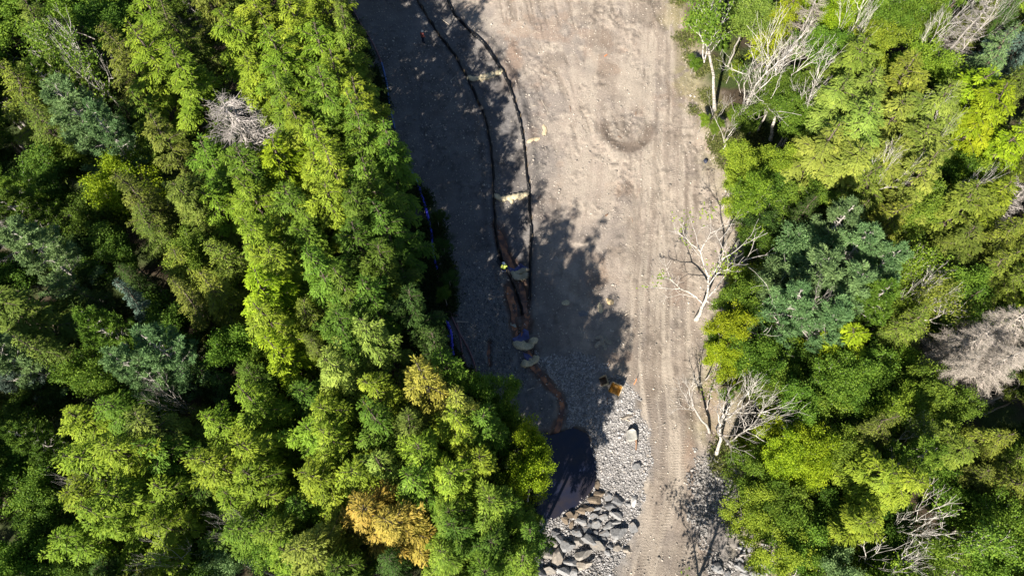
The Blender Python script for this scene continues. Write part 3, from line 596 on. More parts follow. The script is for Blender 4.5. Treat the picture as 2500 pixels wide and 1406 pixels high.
rnd = random.Random(3)
TREES = []; placed = []; seen = []
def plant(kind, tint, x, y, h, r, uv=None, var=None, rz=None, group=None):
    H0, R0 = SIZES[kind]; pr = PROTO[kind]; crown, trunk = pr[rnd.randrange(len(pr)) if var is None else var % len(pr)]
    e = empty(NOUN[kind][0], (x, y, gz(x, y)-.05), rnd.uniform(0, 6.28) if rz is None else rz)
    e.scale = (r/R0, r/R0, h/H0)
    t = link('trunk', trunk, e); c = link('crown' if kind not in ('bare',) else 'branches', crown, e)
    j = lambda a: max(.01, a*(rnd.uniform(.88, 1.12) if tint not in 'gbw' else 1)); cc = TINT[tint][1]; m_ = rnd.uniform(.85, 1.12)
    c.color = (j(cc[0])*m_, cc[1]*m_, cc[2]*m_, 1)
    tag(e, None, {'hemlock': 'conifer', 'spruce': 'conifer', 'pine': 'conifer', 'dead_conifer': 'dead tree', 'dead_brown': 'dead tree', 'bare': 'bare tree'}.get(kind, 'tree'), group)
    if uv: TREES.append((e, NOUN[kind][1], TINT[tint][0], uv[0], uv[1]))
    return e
HB = {'hemlock': 15.5, 'spruce': 14.5, 'pine': 15.5, 'maple': 12.5, 'birch': 14, 'dead_conifer': 15, 'dead_brown': 15.5, 'bare': 16.5}
dark_low = {'D': .72, 'M': .86}
def plant_px(u, v, r, kind, tint, grp):
    h = HB[kind]*(rnd.uniform(1.0, 1.1) if kind[:4] in ('dead', 'bare', 'pine', 'birc') else rnd.uniform(.83, 1.12)*(1.1 if tint in 'NT' else 1))*dark_low.get(tint, 1)
    if grp.startswith('trees of the right'): h *= .85
    if grp.startswith('trees of the left') and u > 780: h = max(h, HB[kind]*.96)*1.12
    zc = h*(.66 if kind not in ('maple', 'birch', 'bare') else .72)
    p = P(u, v, zc)
    depth = p[1]*math.sin(TILT)+(CAMH-zc)*math.cos(TILT)
    rad = r*depth/FPX*1.08
    plant(kind, tint, p[0], p[1], h, rad, (u, v), group=grp); placed.append((u, v, r))
for txt, grp in ((LEFT, 'trees of the left wood'), (RIGHT, 'trees of the right wood')):
    for q in txt.split('|'):
        u, v, r, k, t = q.split()
        if k == 'hemlock' and any(kk == k and math.hypot(float(u)-a, float(v)-b) < (76 if float(u) < 560 or float(u) > 1400 else 67) and tt == (t in 'NT') for a, b, kk, tt in seen): continue
        seen.append((float(u), float(v), k, t in 'NT'))
        if k == 'hemlock': r = float(r)*(1.24 if t not in 'NT' else 1.12)
        plant_px(float(u), float(v), float(r), k, t, grp)
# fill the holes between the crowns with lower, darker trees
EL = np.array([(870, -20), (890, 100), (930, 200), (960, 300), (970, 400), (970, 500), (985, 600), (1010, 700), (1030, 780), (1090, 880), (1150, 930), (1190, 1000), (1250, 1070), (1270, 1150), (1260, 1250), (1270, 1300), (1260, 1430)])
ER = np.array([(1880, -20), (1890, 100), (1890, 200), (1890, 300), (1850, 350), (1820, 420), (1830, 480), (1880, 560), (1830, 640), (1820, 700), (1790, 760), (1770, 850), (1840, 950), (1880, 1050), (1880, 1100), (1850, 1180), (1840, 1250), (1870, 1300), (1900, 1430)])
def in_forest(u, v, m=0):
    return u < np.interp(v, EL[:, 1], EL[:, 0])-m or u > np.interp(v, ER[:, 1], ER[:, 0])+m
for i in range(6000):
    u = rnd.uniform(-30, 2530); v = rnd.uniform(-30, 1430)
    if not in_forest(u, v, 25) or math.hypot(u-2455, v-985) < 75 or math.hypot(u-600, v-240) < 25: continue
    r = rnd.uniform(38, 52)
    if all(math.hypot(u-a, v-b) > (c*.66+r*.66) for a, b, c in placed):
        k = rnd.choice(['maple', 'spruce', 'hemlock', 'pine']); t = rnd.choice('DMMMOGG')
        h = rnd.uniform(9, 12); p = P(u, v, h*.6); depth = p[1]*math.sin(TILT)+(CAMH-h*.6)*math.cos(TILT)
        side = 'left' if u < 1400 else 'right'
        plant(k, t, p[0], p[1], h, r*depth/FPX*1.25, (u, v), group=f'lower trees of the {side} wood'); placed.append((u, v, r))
print('trees in frame', len(TREES))
relabel(TREES, ANCH)
# the wood goes on beyond the picture
out = []; OUT = []
for i in range(5000):
    x = rnd.uniform(-66, 74); y = rnd.uniform(-16, 92)
    # in-frame test of crown middle
    zc = 9; dy, dz = y*math.cos(-TILT)-(zc-CAMH)*math.sin(-TILT), y*math.sin(-TILT)+(zc-CAMH)*math.cos(-TILT)
    uu = CX+FPX*x/(-dz); vv = CY-FPX*dy/(-dz)
    if -45 < uu < 2545 and -45 < vv < 1460: continue
    if vv > 1430 and 1150 < uu < 2100: continue
    if sdist(CLEAR, np.array([x]), np.array([y]))[0] < 2.5 and vv > -300: continue
    if any((x-a)**2+(y-b)**2 < 17 for a, b in out): continue
    if not (-400 < uu < 2900 and -330 < vv < 1800): continue
    out.append((x, y)); k = rnd.choice(['hemlock', 'hemlock', 'maple', 'spruce', 'pine']); t = rnd.choice('LGMOL')
    e = plant(k, t, x, y, HB[k]*rnd.uniform(.85, 1.05), rnd.uniform(2.6, 3.3), group='wood going on beyond the picture')
    sd_ = 'left' if uu < -45 else 'right' if uu > 2545 else 'top' if vv < 0 else 'bottom'; OUT.append((f'{TINT[t][0]} {NOUN[k][1]}', sd_, -y if sd_ in ('left', 'right') else x, e))
for key in sorted({(a, b) for a, b, _, _ in OUT}):
    L = sorted([q for q in OUT if q[:2] == key], key=lambda q: q[2])
    for n, q in enumerate(L):
        pos = (ORD[n].replace('nearest', 'first')+' from the '+('top' if key[1] in ('left', 'right') else 'left') if n < 12 else 'last but '+str(len(L)-1-n))
        q[3]['label'] = (f'{key[0]}, {pos} ' if len(L) > 1 else f'{key[0]} ')+f'beyond the {key[1]} edge of the picture'
print('trees outside', len(out))

# ------------------------------------------------------------------ single trees with their own stance
def special(name, base, seed, label, cat, H, lean, bark, leaf=None, tint='w', depth=4, tr=.16, clear=.4, RR=3, spread=.55, per=6, size=.2, up=.1, kids=(2, 3), frac=1.0, bias=None):
    p = P(*base); rs_ = np.random.RandomState(seed)
    _, t, terms, segs = broadleaf(seed, H=H, RR=RR, bare_only=True, depth=depth, tr=tr, lean=lean, clear=clear, spread=spread, up=up, kids=kids)
    if bias is not None:
        segs = [(a+bias*max(0, a[2]/H)**2, b+bias*max(0, b[2]/H)**2, r0, r1) for a, b, r0, r1 in segs]; terms = [(q+bias*max(0, q[2]/H)**2, d) for q, d in terms]
    e = empty(name, (p[0], p[1], gz(p[0], p[1])-.05)); tag(e, label, cat)
    th_ = min(.045, tr*.3); big_ = [q for q in segs if q[2] > th_]; thin = [q for q in segs if q[2] <= th_]
    tv, tf = tubes(big_, 6); link('trunk', mesh('trunk', tv, tf, bark, True), e)
    cv, cf = tubes(thin, 3); c = link('branches', mesh('branches', cv, cf, M_TWIG, False, rs_.rand(len(cf))), e); c.color = (*TINT[tint][1], 1)
    if leaf:
        T = [q for q in terms if rs_.rand() < frac]
        if T: l = link('leaves', leafy(rs_, T, per, .35, size), e); l.color = (*TINT[leaf][1], 1)
    return e
special('birch_tree', (1700, 780), 201, 'large leaning white birch, nearly bare, alone on the right side of the dirt road', 'birch', 14, (.2, 1.6), M_BIRCH, 'L', tr=.23, clear=.28, RR=4.5, spread=.6, frac=.12, per=14, depth=4)
special('birch_tree', (1745, 275), 207, 'tall white birch leaning left at the top of the right wood edge', 'birch', 15, (-5.0, .5), M_BIRCH, 'G', tr=.2, clear=.6, RR=2.5, spread=.45, per=16, size=.26, frac=.8)
special('birch_tree', (1750, 1110), 209, 'short thick white birch trunk beside the road above the dark cobbles', 'birch', 11, (-2.0, 2.5), M_BIRCH, None, 'g', tr=.17, clear=.5, RR=3.6, spread=.6)
special('bare_tree', (1735, 1058), 213, 'grey bare tree leaning far over the road towards the upper left', 'bare tree', 6.5, (-5.0, 4.5), M_GREYBARK, None, 'w', tr=.13, clear=.35, RR=2.8, spread=.5, up=.0)
special('bare_tree', (1765, 368), 217, 'cluster-stemmed pale bare sapling at the corner of the right wood', 'bare tree', 9.5, (-.9, 2.2), M_BIRCH, None, 'w', tr=.1, clear=.12, RR=1.5, spread=.28, up=.12)
special('bare_tree', (1805, 300), 219, 'thin straight bare sapling just right of the leaning white birch', 'bare tree', 8, (-1.5, 1.2), M_BIRCH, 'M', 'w', tr=.08, clear=.6, RR=1.2, spread=.35, frac=.5, depth=3)
special('bare_tree', (1860, 575), 223, 'tangle of fine grey bare branches above the leaning birch on the right', 'bare tree', 8, (-1.8, .5), M_GREYBARK, None, 'g', tr=.12, clear=.2, RR=3, spread=.6)
special('birch_tree', (1880, 345), 227, 'stout white trunk rising into bare forked limbs in the upper right wood', 'birch', 12.5, (-2.6, 2.5), M_BIRCH, None, 'w', tr=.2, clear=.35, RR=3.4, spread=.6)
special('bare_tree', (1725, 1000), 229, 'thin leafless sapling standing at the road side beside the lower white birch', 'bare tree', 7, (-1, 1), M_GREYBARK, 'O', 'g', tr=.07, clear=.5, RR=1.4, spread=.4, frac=.3, depth=3)
# the tree just below the picture whose shadow lies over the lower right cobbles
special('birch_tree', (1640, 1580), 231, 'tree just below the picture that shades the lower right cobbles', 'birch', 12, (.5, .5), M_BIRCH, 'G', tr=.17, clear=.45, RR=3.2, spread=.55, per=20, frac=.65, size=.22)

SAP = []
for u, v, r, t in [(1690, 170, 16, 'G'), (1708, 315, 13, 'L'), (1742, 335, 15, 'G'), (1795, 305, 18, 'L'), (1832, 322, 18, 'G'), (1745, 838, 15, 'L'), (1768, 905, 18, 'Y'), (1722, 852, 10, 'O'), (1772, 965, 15, 'G'), (1800, 1082, 15, 'Y'), (1788, 1132, 13, 'G'),
                   (1802, 566, 15, 'L'), (1822, 628, 15, 'G'), (1792, 700, 13, 'L'), (1692, 62, 15, 'G'), (1775, 200, 16, 'L'), (1760, 130, 14, 'G'), (1790, 60, 20, 'P'), (1085, 610, 16, 'D'), (1098, 690, 16, 'D'), (1070, 545, 14, 'D'), (1090, 740, 15, 'M'), (1830, 1290, 16, 'L'), (1815, 1225, 14, 'G'), (1310, 1262, 12, 'G')]:
    p = P(u, v, .8); e = plant('maple', t, p[0], p[1], rnd.uniform(2.2, 3.6), r*66/FPX*1.3, group='low bushes along the wood edges'); e.name = 'bush'; e['category'] = 'bush'; SAP.append((e, 'low bush', TINT[t][0], u, v))
relabel(SAP, [((1745, 275), 'the tall leaning birch'), ((1700, 780), 'the lone roadside birch'), ((1750, 1110), 'the short white birch'), ((1100, 640), 'the blue hose'), ((1530, 1250), 'the rock weir')])

# ------------------------------------------------------------------ grass and low shoots at the edges
def scatter_stuff(name, pts, mat, size, n, colr, hgt=.35):
    rs_ = np.random.RandomState(len(pts)); B = []
    for (x, y) in pts:
        k = rs_.randint(n//2, n); q = np.zeros((k, 3)); q[:, 0] = x+rs_.randn(k)*.25; q[:, 1] = y+rs_.randn(k)*.25
        z = gz(x, y); q[:, 2] = z+rs_.rand(k)*hgt*.5; B.append(q)
    B = np.vstack(B); m = len(B); D = rs_.randn(m, 3); D[:, 2] = np.abs(D[:, 2])+.3
    V, F = cards(B, D, rs_.randn(m, 3)*.5+[0, -.3, 1], size*rs_.uniform(.6, 1.4, m), size*.35*rs_.uniform(.6, 1.4, m), .2)
    o = link(name, mesh(name, V, F, mat, False, rs_.rand(m))); o.color = (*colr, 1); o['kind'] = 'stuff'; return o
rsg = np.random.RandomState(8); pts = []; pts2 = []
cand = np.stack([rsg.uniform(-20, 31, 110000), rsg.uniform(-2, 70, 110000)], 1)
cd = sdist(CLEAR, cand[:, 0], cand[:, 1]); nn = fbm(cand[:, 0]/2.2, cand[:, 1]/2.2, 3)
vd = sdist(VERGE, cand[:, 0], cand[:, 1])
for (x, y), d, q, vv in zip(cand, cd, nn, vd):
    if x > 3 and -2.2 < d < 5 and q > .5+.09*max(0, -d): pts.append((x, y))
    elif (x < 3 and -.2 < d < 4 and q > .4) or (vv < -.2 and q > .38): pts2.append((x, y))
pts = pts[:15000]; pts2 = pts2[:9000]
scatter_stuff('grass', pts, M_LEAF, .22, 12, (.15, .17, .05), .25)
scatter_stuff('grass', pts2, M_LEAF, .3, 12, (.04, .065, .018))

# ------------------------------------------------------------------ stones
def ico(sub=1):
    bm = bmesh.new(); bmesh.ops.create_icosphere(bm, subdivisions=sub, radius=1)
    V = np.array([v.co[:] for v in bm.verts]); F = np.array([[v.index for v in f.verts] for f in bm.faces]); bm.free(); return V, F
IV, IF = ico(1); IV0, IF0 = ico(1)
def stones(name, pts, sizes, colr, seed):
    rs_ = np.random.RandomState(seed); n = len(pts); V = np.zeros((n, len(IV), 3))
    for i in range(n):
        q = IV*rs_.uniform(.65, 1.25, (len(IV), 1)); q = q*np.array([1, rs_.uniform(.6, 1), rs_.uniform(.45, .8)])
        a = rs_.rand()*6.28; c, s_ = math.cos(a), math.sin(a); q = q@np.array([[c, s_, 0], [-s_, c, 0], [0, 0, 1]])
        V[i] = q*sizes[i]+np.array([pts[i][0], pts[i][1], gz(*pts[i])+sizes[i]*.15])
    F = (IF[None]+(np.arange(n)*len(IV))[:, None, None]).reshape(-1, 3)
    o = link(name, mesh(name, V.reshape(-1, 3), F, M_GRAV, False, np.repeat(rs_.rand(n), len(IF)))); o.color = (*colr, 1); o['kind'] = 'stuff'; return o
def gravel_mat():
    m, t, p = new_mat('gravel'); L = t.links.new
    oi = t.nodes.new('ShaderNodeObjectInfo'); at = t.nodes.new('ShaderNodeAttribute'); at.attribute_name = 'var'
    r = t.nodes.new('ShaderNodeMapRange'); r.inputs[3].default_value = .45; r.inputs[4].default_value = 1.45; L(at.outputs['Fac'], r.inputs[0])
    mu = t.nodes.new('ShaderNodeVectorMath'); mu.operation = 'SCALE'; L(oi.outputs['Color'], mu.inputs[0]); L(r.outputs[0], mu.inputs['Scale'])
    L(mu.outputs[0], p.inputs['Base Color']); p.inputs['Roughness'].default_value = .85; return m
M_GRAV = gravel_mat()
def rpts(n, test, box, seed):
    rs_ = np.random.RandomState(seed); c = np.stack([rs_.uniform(box[0], box[1], n), rs_.uniform(box[2], box[3], n)], 1); m = test(c[:, 0], c[:, 1]); return c[m]
def dry(x, y):
    d = np.full(x.shape, 9.)
    for l, wd in SW: d = np.minimum(d, pdist(l, x, y)-wd*1.25)
    for u, v in ((1502, 950), (1474, 931)):
        q = P(u, v); d = np.minimum(d, np.hypot(x-q[0], y-q[1])-.95)
    return d > 0
c1 = rpts(90000, lambda x, y: (sdist(GRAVEL, x, y)+(fbm(x, y, 2)-.5)*2 < 0) & (sdist(POND, x, y) > -.3) & (sdist(PAD, x, y) > -.2) & dry(x, y), (0, 16, -1, 28), 1)[:23000]
stones('gravel', c1, np.random.RandomState(2).gamma(2, .017, len(c1))+.03, (.29, .275, .265), 3)
c2 = rpts(50000, lambda x, y: (sdist(GRAVEL2, x, y)+(fbm(x, y, 2)-.5)*2 < 0) & (sdist(POND, x, y) > 0) & (sdist(PAD, x, y) > 0) & dry(x, y), (-8, 8, 10, 40), 4)[:9000]
stones('gravel', c2, np.random.RandomState(5).gamma(1.6, .02, len(c2))+.022, (.15, .15, .152), 6)
c3 = rpts(26000, lambda x, y: (sdist(GRAVEL3, x, y)+(fbm(x, y, 2)-.5)*2 < 0) & (np.hypot((x-P(1790, 1320)[0])/2.6, (y-P(1790, 1320)[1])/2.0)+fbm(x*1.3, y*1.3, 2)*.6 > 1.1), (12, 30, -1, 16), 7)[:7000]
stones('gravel', c3, np.random.RandomState(8).gamma(2, .026, len(c3))+.03, (.24, .225, .21), 9)
c4 = rpts(40000, lambda x, y: (sdist(CLEAR, x, y) < -.2) & (sdist(POND, x, y) > .4) & (fbm(x/3, y/3, 3)+.3*np.random.RandomState(1).rand(len(x)) > .5), (-18, 30, 0, 68), 10)[:14000]
stones('pebbles', c4, np.random.RandomState(11).gamma(1.6, .018, len(c4))+.025, (.34, .30, .255), 12)

def boulder_mesh(seed, flat=.7, cuts=7):
    rs_ = np.random.RandomState(seed); bm = bmesh.new(); bmesh.ops.create_icosphere(bm, subdivisions=4, radius=1)
    V = np.array([v.co[:] for v in bm.verts]); 
    for k in range(cuts):
        n = rs_.randn(3); n /= np.linalg.norm(n); d = rs_.uniform(.34, .72); h = V@n; m = h > d; V[m] -= np.outer(h[m]-d, n)
    V += V*((fbm(V[:, 0]*2+seed, V[:, 1]*2+V[:, 2]*1.7, 3)-.5)*.14)[:, None]
    V[:, 2] *= flat; V /= np.abs(V[:, :2]).max(0).mean()
    for v, c in zip(bm.verts, V): v.co = c
    me = bpy.data.meshes.new('boulder'); bm.to_mesh(me); bm.free(); me.materials.append(M_ROCK)
    return me
BM = [boulder_mesh(300+i, .65+.25*((i*37) % 10)/10, 13) for i in range(8)]
ZB = lambda a, b: (1240+a/2.992, 936+b/2.992)
STONES = """660 722 24 36 r|668 798 40 30 r|632 850 50 40 r|590 905 45 35 r|542 922 34 36 r|500 945 28 36 r|460 962 34 30 r|425 992 30 30 r|735 815 36 30 d|800 850 40 46 d|755 892 46 46 d|650 905 34 24 g|800 960 50 36 g|705 970 46 30 g|635 962 36 24 d|550 1002 50 28 g|652 1015 44 34 g|608 1030 28 26 d|740 1045 44 32 g|812 1086 50 60 g|800 1012 36 20 g|715 1092 44 34 d|590 1072 34 30 d|515 1082 44 34 d|470 1020 20 30 r|602 1140 60 46 g|510 1152 34 44 b|440 1180 44 52 g|385 1132 34 40 d|340 1168 40 34 b|662 1190 60 40 b|700 1130 34 20 d|365 1260 48 64 t|290 1240 34 48 b|455 1310 50 32 g|555 1245 54 44 b|410 1370 50 44 g|485 1377 34 34 g|310 1370 50 34 b|730 1236 26 24 g|800 1196 36 26 t|750 1190 24 20 d|860 1220 32 28 t|560 1322 46 36 t|640 1082 28 20 d|925 852 24 50 w|915 1062 30 46 g|885 882 28 18 g|945 600 40 34 g|885 215 22 18 w|865 250 40 20 t|1740 1160 30 24 w|1708 1202 30 22 g|1772 1165 24 20 w|1690 1290 26 24 g|1530 1342 48 44 g|1600 1382 28 28 d|1700 1340 44 34 g|1775 1330 30 26 d|1805 1290 26 22 d|1732 1390 30 26 g|1802 1385 34 24 g|1832 1322 26 22 g|1722 1240 30 20 d|1762 1205 26 20 g|235 1385 40 36 d|265 1150 30 34 d|350 1090 26 30 d|1840 1385 30 30 d|240 1300 30 30 d""".split('|')
SC = {'r': ('rust-stained', (.15, .115, .08)), 'd': ('dark grey', (.155, .155, .158)), 'g': ('grey', (.22, .217, .214)), 'b': ('brownish grey', (.225, .205, .18)), 't': ('tan', (.27, .235, .195)), 'w': ('pale', (.5, .48, .45))}
SA = [(ZB(365, 1260), 'the big oval tan boulder'), (ZB(630, 850), 'the rust-stained pond corner'), (ZB(812, 1086), 'the tallest grey boulder of the pile'), (ZB(925, 852), 'the pale pointed slab'), (ZB(1730, 1200), 'the small rock heap at lower right'), (ZB(662, 1190), 'the wide brownish boulder in mid pile'), (ZB(900, 385), 'the square flat slab'), (ZB(1700, 1340), 'the large rock at the bottom right')]
SI = []
for i, q in enumerate(STONES):
    a, b, rx, ry, c = q.split(); a, b, rx, ry = float(a), float(b), float(rx), float(ry)
    u, v = ZB(a, b); z0 = -.4 if u < 1560 else 0; p = P(u, v, z0); mm = 1/2.992*57.5/FPX*1.14
    o = link('boulder', BM[i % 8]); ez = (rx+ry)*.5*mm*.95
    o.location = (p[0], p[1], gz(p[0], p[1])+ez*.42); o.scale = (rx*mm, ry*mm, ez)
    o.rotation_euler = (rnd.uniform(-.25, .25), rnd.uniform(-.25, .25), rnd.uniform(-.4, .4)); cc = SC[c][1]; k = rnd.uniform(.9, 1.12); o.color = (cc[0]*k, cc[1]*k, cc[2]*k, 1)
    tag(o, 'x', 'boulder', 'boulders of the rock weir' if u < 1700 else 'rocks in the lower right corner')
    SI.append((o, 'boulder', SC[c][0], u, v))
relabel(SI, SA)
def slab(u, v, rx, ry, rz, label, seed, c, h=.45, poly=None):
    rs_ = np.random.RandomState(seed); p = P(u, v, -.2); bm = bmesh.new(); k = 57.5/FPX
    poly = poly or [(-1, -.9), (.1, -1), (1, -.8), (.95, .6), (.3, 1), (-.9, .75)]
    lo = [bm.verts.new((x*rx*k*1.04, y*ry*k*1.04, -h)) for x, y in poly]; hi = [bm.verts.new((x*rx*k, y*ry*k, h*(1+.12*rs_.randn()))) for x, y in poly]
    bm.faces.new(lo[::-1]); bm.faces.new(hi); n = len(poly)
    for i in range(n): bm.faces.new((lo[i], lo[(i+1) % n], hi[(i+1) % n], hi[i]))
    bmesh.ops.bevel(bm, geom=bm.edges[:], offset=.05, segments=2, affect='EDGES')
    me = bpy.data.meshes.new('rock_slab'); bm.to_mesh(me); bm.free(); me.materials.append(M_ROCK)
    o = link('rock_slab', me); o.location = (p[0], p[1], gz(p[0], p[1])+h*.45); o.rotation_euler = (.06, -.05, rz); o.color = (*c, 1); return tag(o, label, 'rock')
slab(1542, 1062, 13, 16, .05, 'large flat square grey slab on the pale gravel beside the road', 1, (.36, .345, .31), .5)

def chunk(name, u, v, sx, sy, c, lab, cat, mat=None, z=-.1, rz=0, h=.12):
    """lumpy low piece lying on the ground"""
    p = P(u, v, z); o = link(name, BM[rnd.randrange(8)]); o.location = (p[0], p[1], gz(p[0], p[1])+h*.3); o.scale = (sx, sy, h); o.rotation_euler = (0, 0, rz); o.color = (*c, 1); return tag(o, lab, cat)
chunk('rock', 1278, 702, .3, .22, (.4, .38, .34), 'small pale rock in the rusty stream below the double straw dam', 'rock')
chunk('rock', 1255, 795, .42, .22, (.34, .33, .26), 'long pale stone lying across the left rusty rivulet', 'rock', rz=-.6)
chunk('rock', 1425, 768, .5, .4, (.16, .16, .17), 'small grey-blue rock in the shade right of the straw clump', 'rock')
for k, (u, v) in enumerate([(1462, 825), (1470, 835), (1478, 828), (1484, 836), (1460, 840), (1474, 845)]):
    chunk('rock', u, v, .45, .3, (.3, .26, .2), ['westmost', 'lower', 'upper', 'eastmost', 'dark', 'lowest'][k]+' broken rock of the small heap in shade above the bucket', 'rock', rz=k, h=.22)

# ------------------------------------------------------------------ straw wattles (check dams)
M_STRAW = simple('straw', (.48, .41, .27), .95, var=.35, scale=14, bump=.9)
M_COIR = simple('coir', (.34, .27, .17), .95, var=.3, scale=9, bump=.8)
def wattle(name, pts, r, label, z=-.35, flat=.6, cat='straw wattle', mat=None, seed=1, lump=.3):
    rs_ = np.random.RandomState(seed); pp = PP(pts, z); seg = [pp[0]]
    for i in range(len(pp)-1):
        n = max(2, int(np.hypot(*(pp[i+1]-pp[i]))/.12))
        for k in range(1, n+1): seg.append(pp[i]+(pp[i+1]-pp[i])*k/n)
    seg = np.array(seg); n = len(seg); S = 12; V = []; F = []
    for i, q in enumerate(seg):
        d = seg[min(n-1, i+1)]-seg[max(0, i-1)]; d /= np.hypot(*d)+1e-9; nr = np.array([-d[1], d[0]]); e = min(1, .35+min(i, n-1-i)*.35)
        rr = r*e*(1+lump*2.2*(vn(np.array([i*.45+seed*7.]), np.array([seed*3.1]))[0]-.45)); zz = gz(*q)+rr*(.3 if name != 'straw_clump' else .08)
        for k in range(S):
            a = k*6.283/S; rk = rr*(1+.6*(vn(np.array([k*1.3+seed]), np.array([i*.9]))[0]-.5))
            V.append((q[0]+nr[0]*math.cos(a)*rk, q[1]+nr[1]*math.cos(a)*rk, zz+math.sin(a)*rk*(flat if name != 'straw_clump' else .28)))
        if i:
            for k in range(S): F.append(((i-1)*S+k, (i-1)*S+(k+1) % S, i*S+(k+1) % S, i*S+k))
    c0 = len(V); V.append((*seg[0], gz(*seg[0])+r*.3)); V.append((*seg[-1], gz(*seg[-1])+r*.3))
    for k in range(S): F.append((c0, (k+1) % S, k, k)); F.append((c0+1, (n-1)*S+k, (n-1)*S+(k+1) % S, (n-1)*S+(k+1) % S))
    bm = bmesh.new(); vs = [bm.verts.new(v) for v in V]
    for f in F:
        f = list(dict.fromkeys(f))
        try: bm.faces.new([vs[j] for j in f])
        except ValueError: pass
    for f in bm.faces: f.smooth = True
    bmesh.ops.recalc_face_normals(bm, faces=bm.faces[:])
    me = bpy.data.meshes.new(name); bm.to_mesh(me); bm.free(); me.materials.append(mat or M_STRAW); return tag(link(name, me), label, cat)
wattle('straw_wattle', [(1140, 200), (1160, 192), (1185, 189), (1205, 182), (1228, 178)], .36, 'uppermost straw wattle laid across the channel between the black silt fences', seed=1)
wattle('straw_wattle', [(1203, 484), (1225, 486), (1250, 482), (1272, 479), (1292, 477)], .34, 'second straw wattle down, spanning the channel level with the shadow edge', seed=2)
wattle('straw_wattle', [(1248, 486), (1250, 497)], .28, 'short straw tuft hanging below the second wattle', seed=3)
wattle('straw_wattle', [(1256, 664), (1275, 660), (1292, 662)], .28, 'upper of the two stacked wattles beside the worker in the yellow vest', seed=4)
wattle('straw_wattle', [(1244, 668), (1258, 674), (1275, 676), (1292, 673)], .34, 'lower and longer of the two stacked wattles beside the worker', seed=5)
wattle('straw_wattle', [(1252, 840), (1262, 845), (1278, 850), (1292, 848), (1300, 838), (1312, 830)], .34, 'bent straw wattle across the two rusty rivulets', seed=6)
wattle('straw_wattle', [(1270, 840), (1285, 842)], .26, 'short straw bundle lying on the bent wattle', seed=61)
wattle('straw_wattle', [(1271, 895), (1282, 890), (1296, 889), (1306, 881), (1315, 873)], .30, 'lowest straw wattle, just above the narrow rusty brook', seed=7)
wattle('straw_wattle', [(1290, 885), (1302, 878)], .24, 'small straw bundle against the lowest wattle', seed=71)
wattle('straw_clump', [(1371, 742), (1381, 741), (1390, 743)], .28, 'lone straw clump in the shade right of the channel', z=-.1, cat='straw', seed=8)
wattle('straw_clump', [(1481, 730), (1487, 736), (1497, 742)], .36, 'bright straw clump in full sun at the edge of the tree shadow', z=0, cat='straw', mat=simple('pale_straw', (.55, .42, .24), .95, var=.3, scale=14, bump=.9), seed=9)
wattle('straw_clump', [(1462, 740), (1466, 752), (1467, 766)], .22, 'thin dull straw trail left of the bright straw clump', z=0, cat='straw', seed=10)
M_SAW = simple('pale_soil', (.5, .40, .26), .95, var=.25, scale=6, bump=.5)
wattle('straw_clump', [(1286, 352), (1300, 342), (1318, 338)], .26, 'pale straw scraps spread right of the silt fence in the sun', z=0, cat='straw', mat=M_SAW, seed=12)
wattle('straw_clump', [(1327, 305), (1331, 318), (1328, 332)], .24, 'upright pale straw scrap above the spread straw in the sun', z=0, cat='straw', mat=M_SAW, seed=13)

# ------------------------------------------------------------------ silt fences
M_FAB = simple('black_fabric', (.012, .013, .016), .6, var=.3, scale=5)
M_STAKE = simple('stake_wood', (.30, .22, .13), .8)
def fence(pts, label, side=1, hgt=.42):
    pp = PP(pts, -.1); seg = []
    for i in range(len(pp)-1):
        n = max(2, int(np.hypot(*(pp[i+1]-pp[i]))/.35))
        for k in range(n): seg.append(pp[i]+(pp[i+1]-pp[i])*k/n)
    seg.append(pp[-1]); seg = np.array(seg); c = seg[len(seg)//2]
    e = empty('silt_fence', (c[0], c[1], gz(*c))); O = np.array([c[0], c[1], gz(*c)]); tag(e, label, 'silt fence', 'black silt fences along the channel')
    V = []; F = []; st = []
    for i, q in enumerate(seg):
        d = seg[min(len(seg)-1, i+1)]-seg[max(0, i-1)]; d /= np.hypot(*d)+1e-9; nr = np.array([-d[1], d[0]])*side
        wv = .012*math.sin(i*1.9)+.12*(vn(np.array([i*.4]), np.array([side*3.+9]))[0]-.5); b = q+nr*(.0+wv*.4); zb = gz(*b); sag = .06*math.sin(i*math.pi/6)**2
        # skirt on the soil, leaning fabric, folded rim
        row = [(*(b+nr*.26), gz(*(b+nr*.26))+.02), (*b, zb+.01), (*(b+nr*(.08+wv)), zb+hgt*.5), (*(b+nr*(.16+wv*1.6)), zb+hgt-sag), (*(b+nr*(.19+wv*1.6)), zb+hgt-.02-sag)]
        V += row
        if i:
            for k in range(4): a = (i-1)*5+k; F.append((a, a+1, a+6, a+5))
        if i % 6 == 0: st.append((b-nr*.03, zb))
    me = mesh('fabric', np.array(V)-O, F, M_FAB, True); o = link('fabric', me, e)
    so_ = o.modifiers.new('thick', 'SOLIDIFY'); so_.thickness = .012
    sv_, sf_ = tubes([(np.array([0, 0, -.2]), np.array([0.02, 0, .8]), .02, .02)], 4); sm = mesh('stake', sv_, sf_, M_STAKE)
    for q, zb in st:
        s_ = link('stake', sm, e); s_.location = (q[0]-O[0], q[1]-O[1], zb-O[2])
fence(FLEFT[:13], 'long black silt fence along the left side of the channel, curving down from the top', 1)
fence(FRIGHT, 'long black silt fence along the right side of the channel from the top', -1)
fence(FLEFT[12:], 'short black silt fence slanting past the worker to the rusty rivulets', 1, .6)

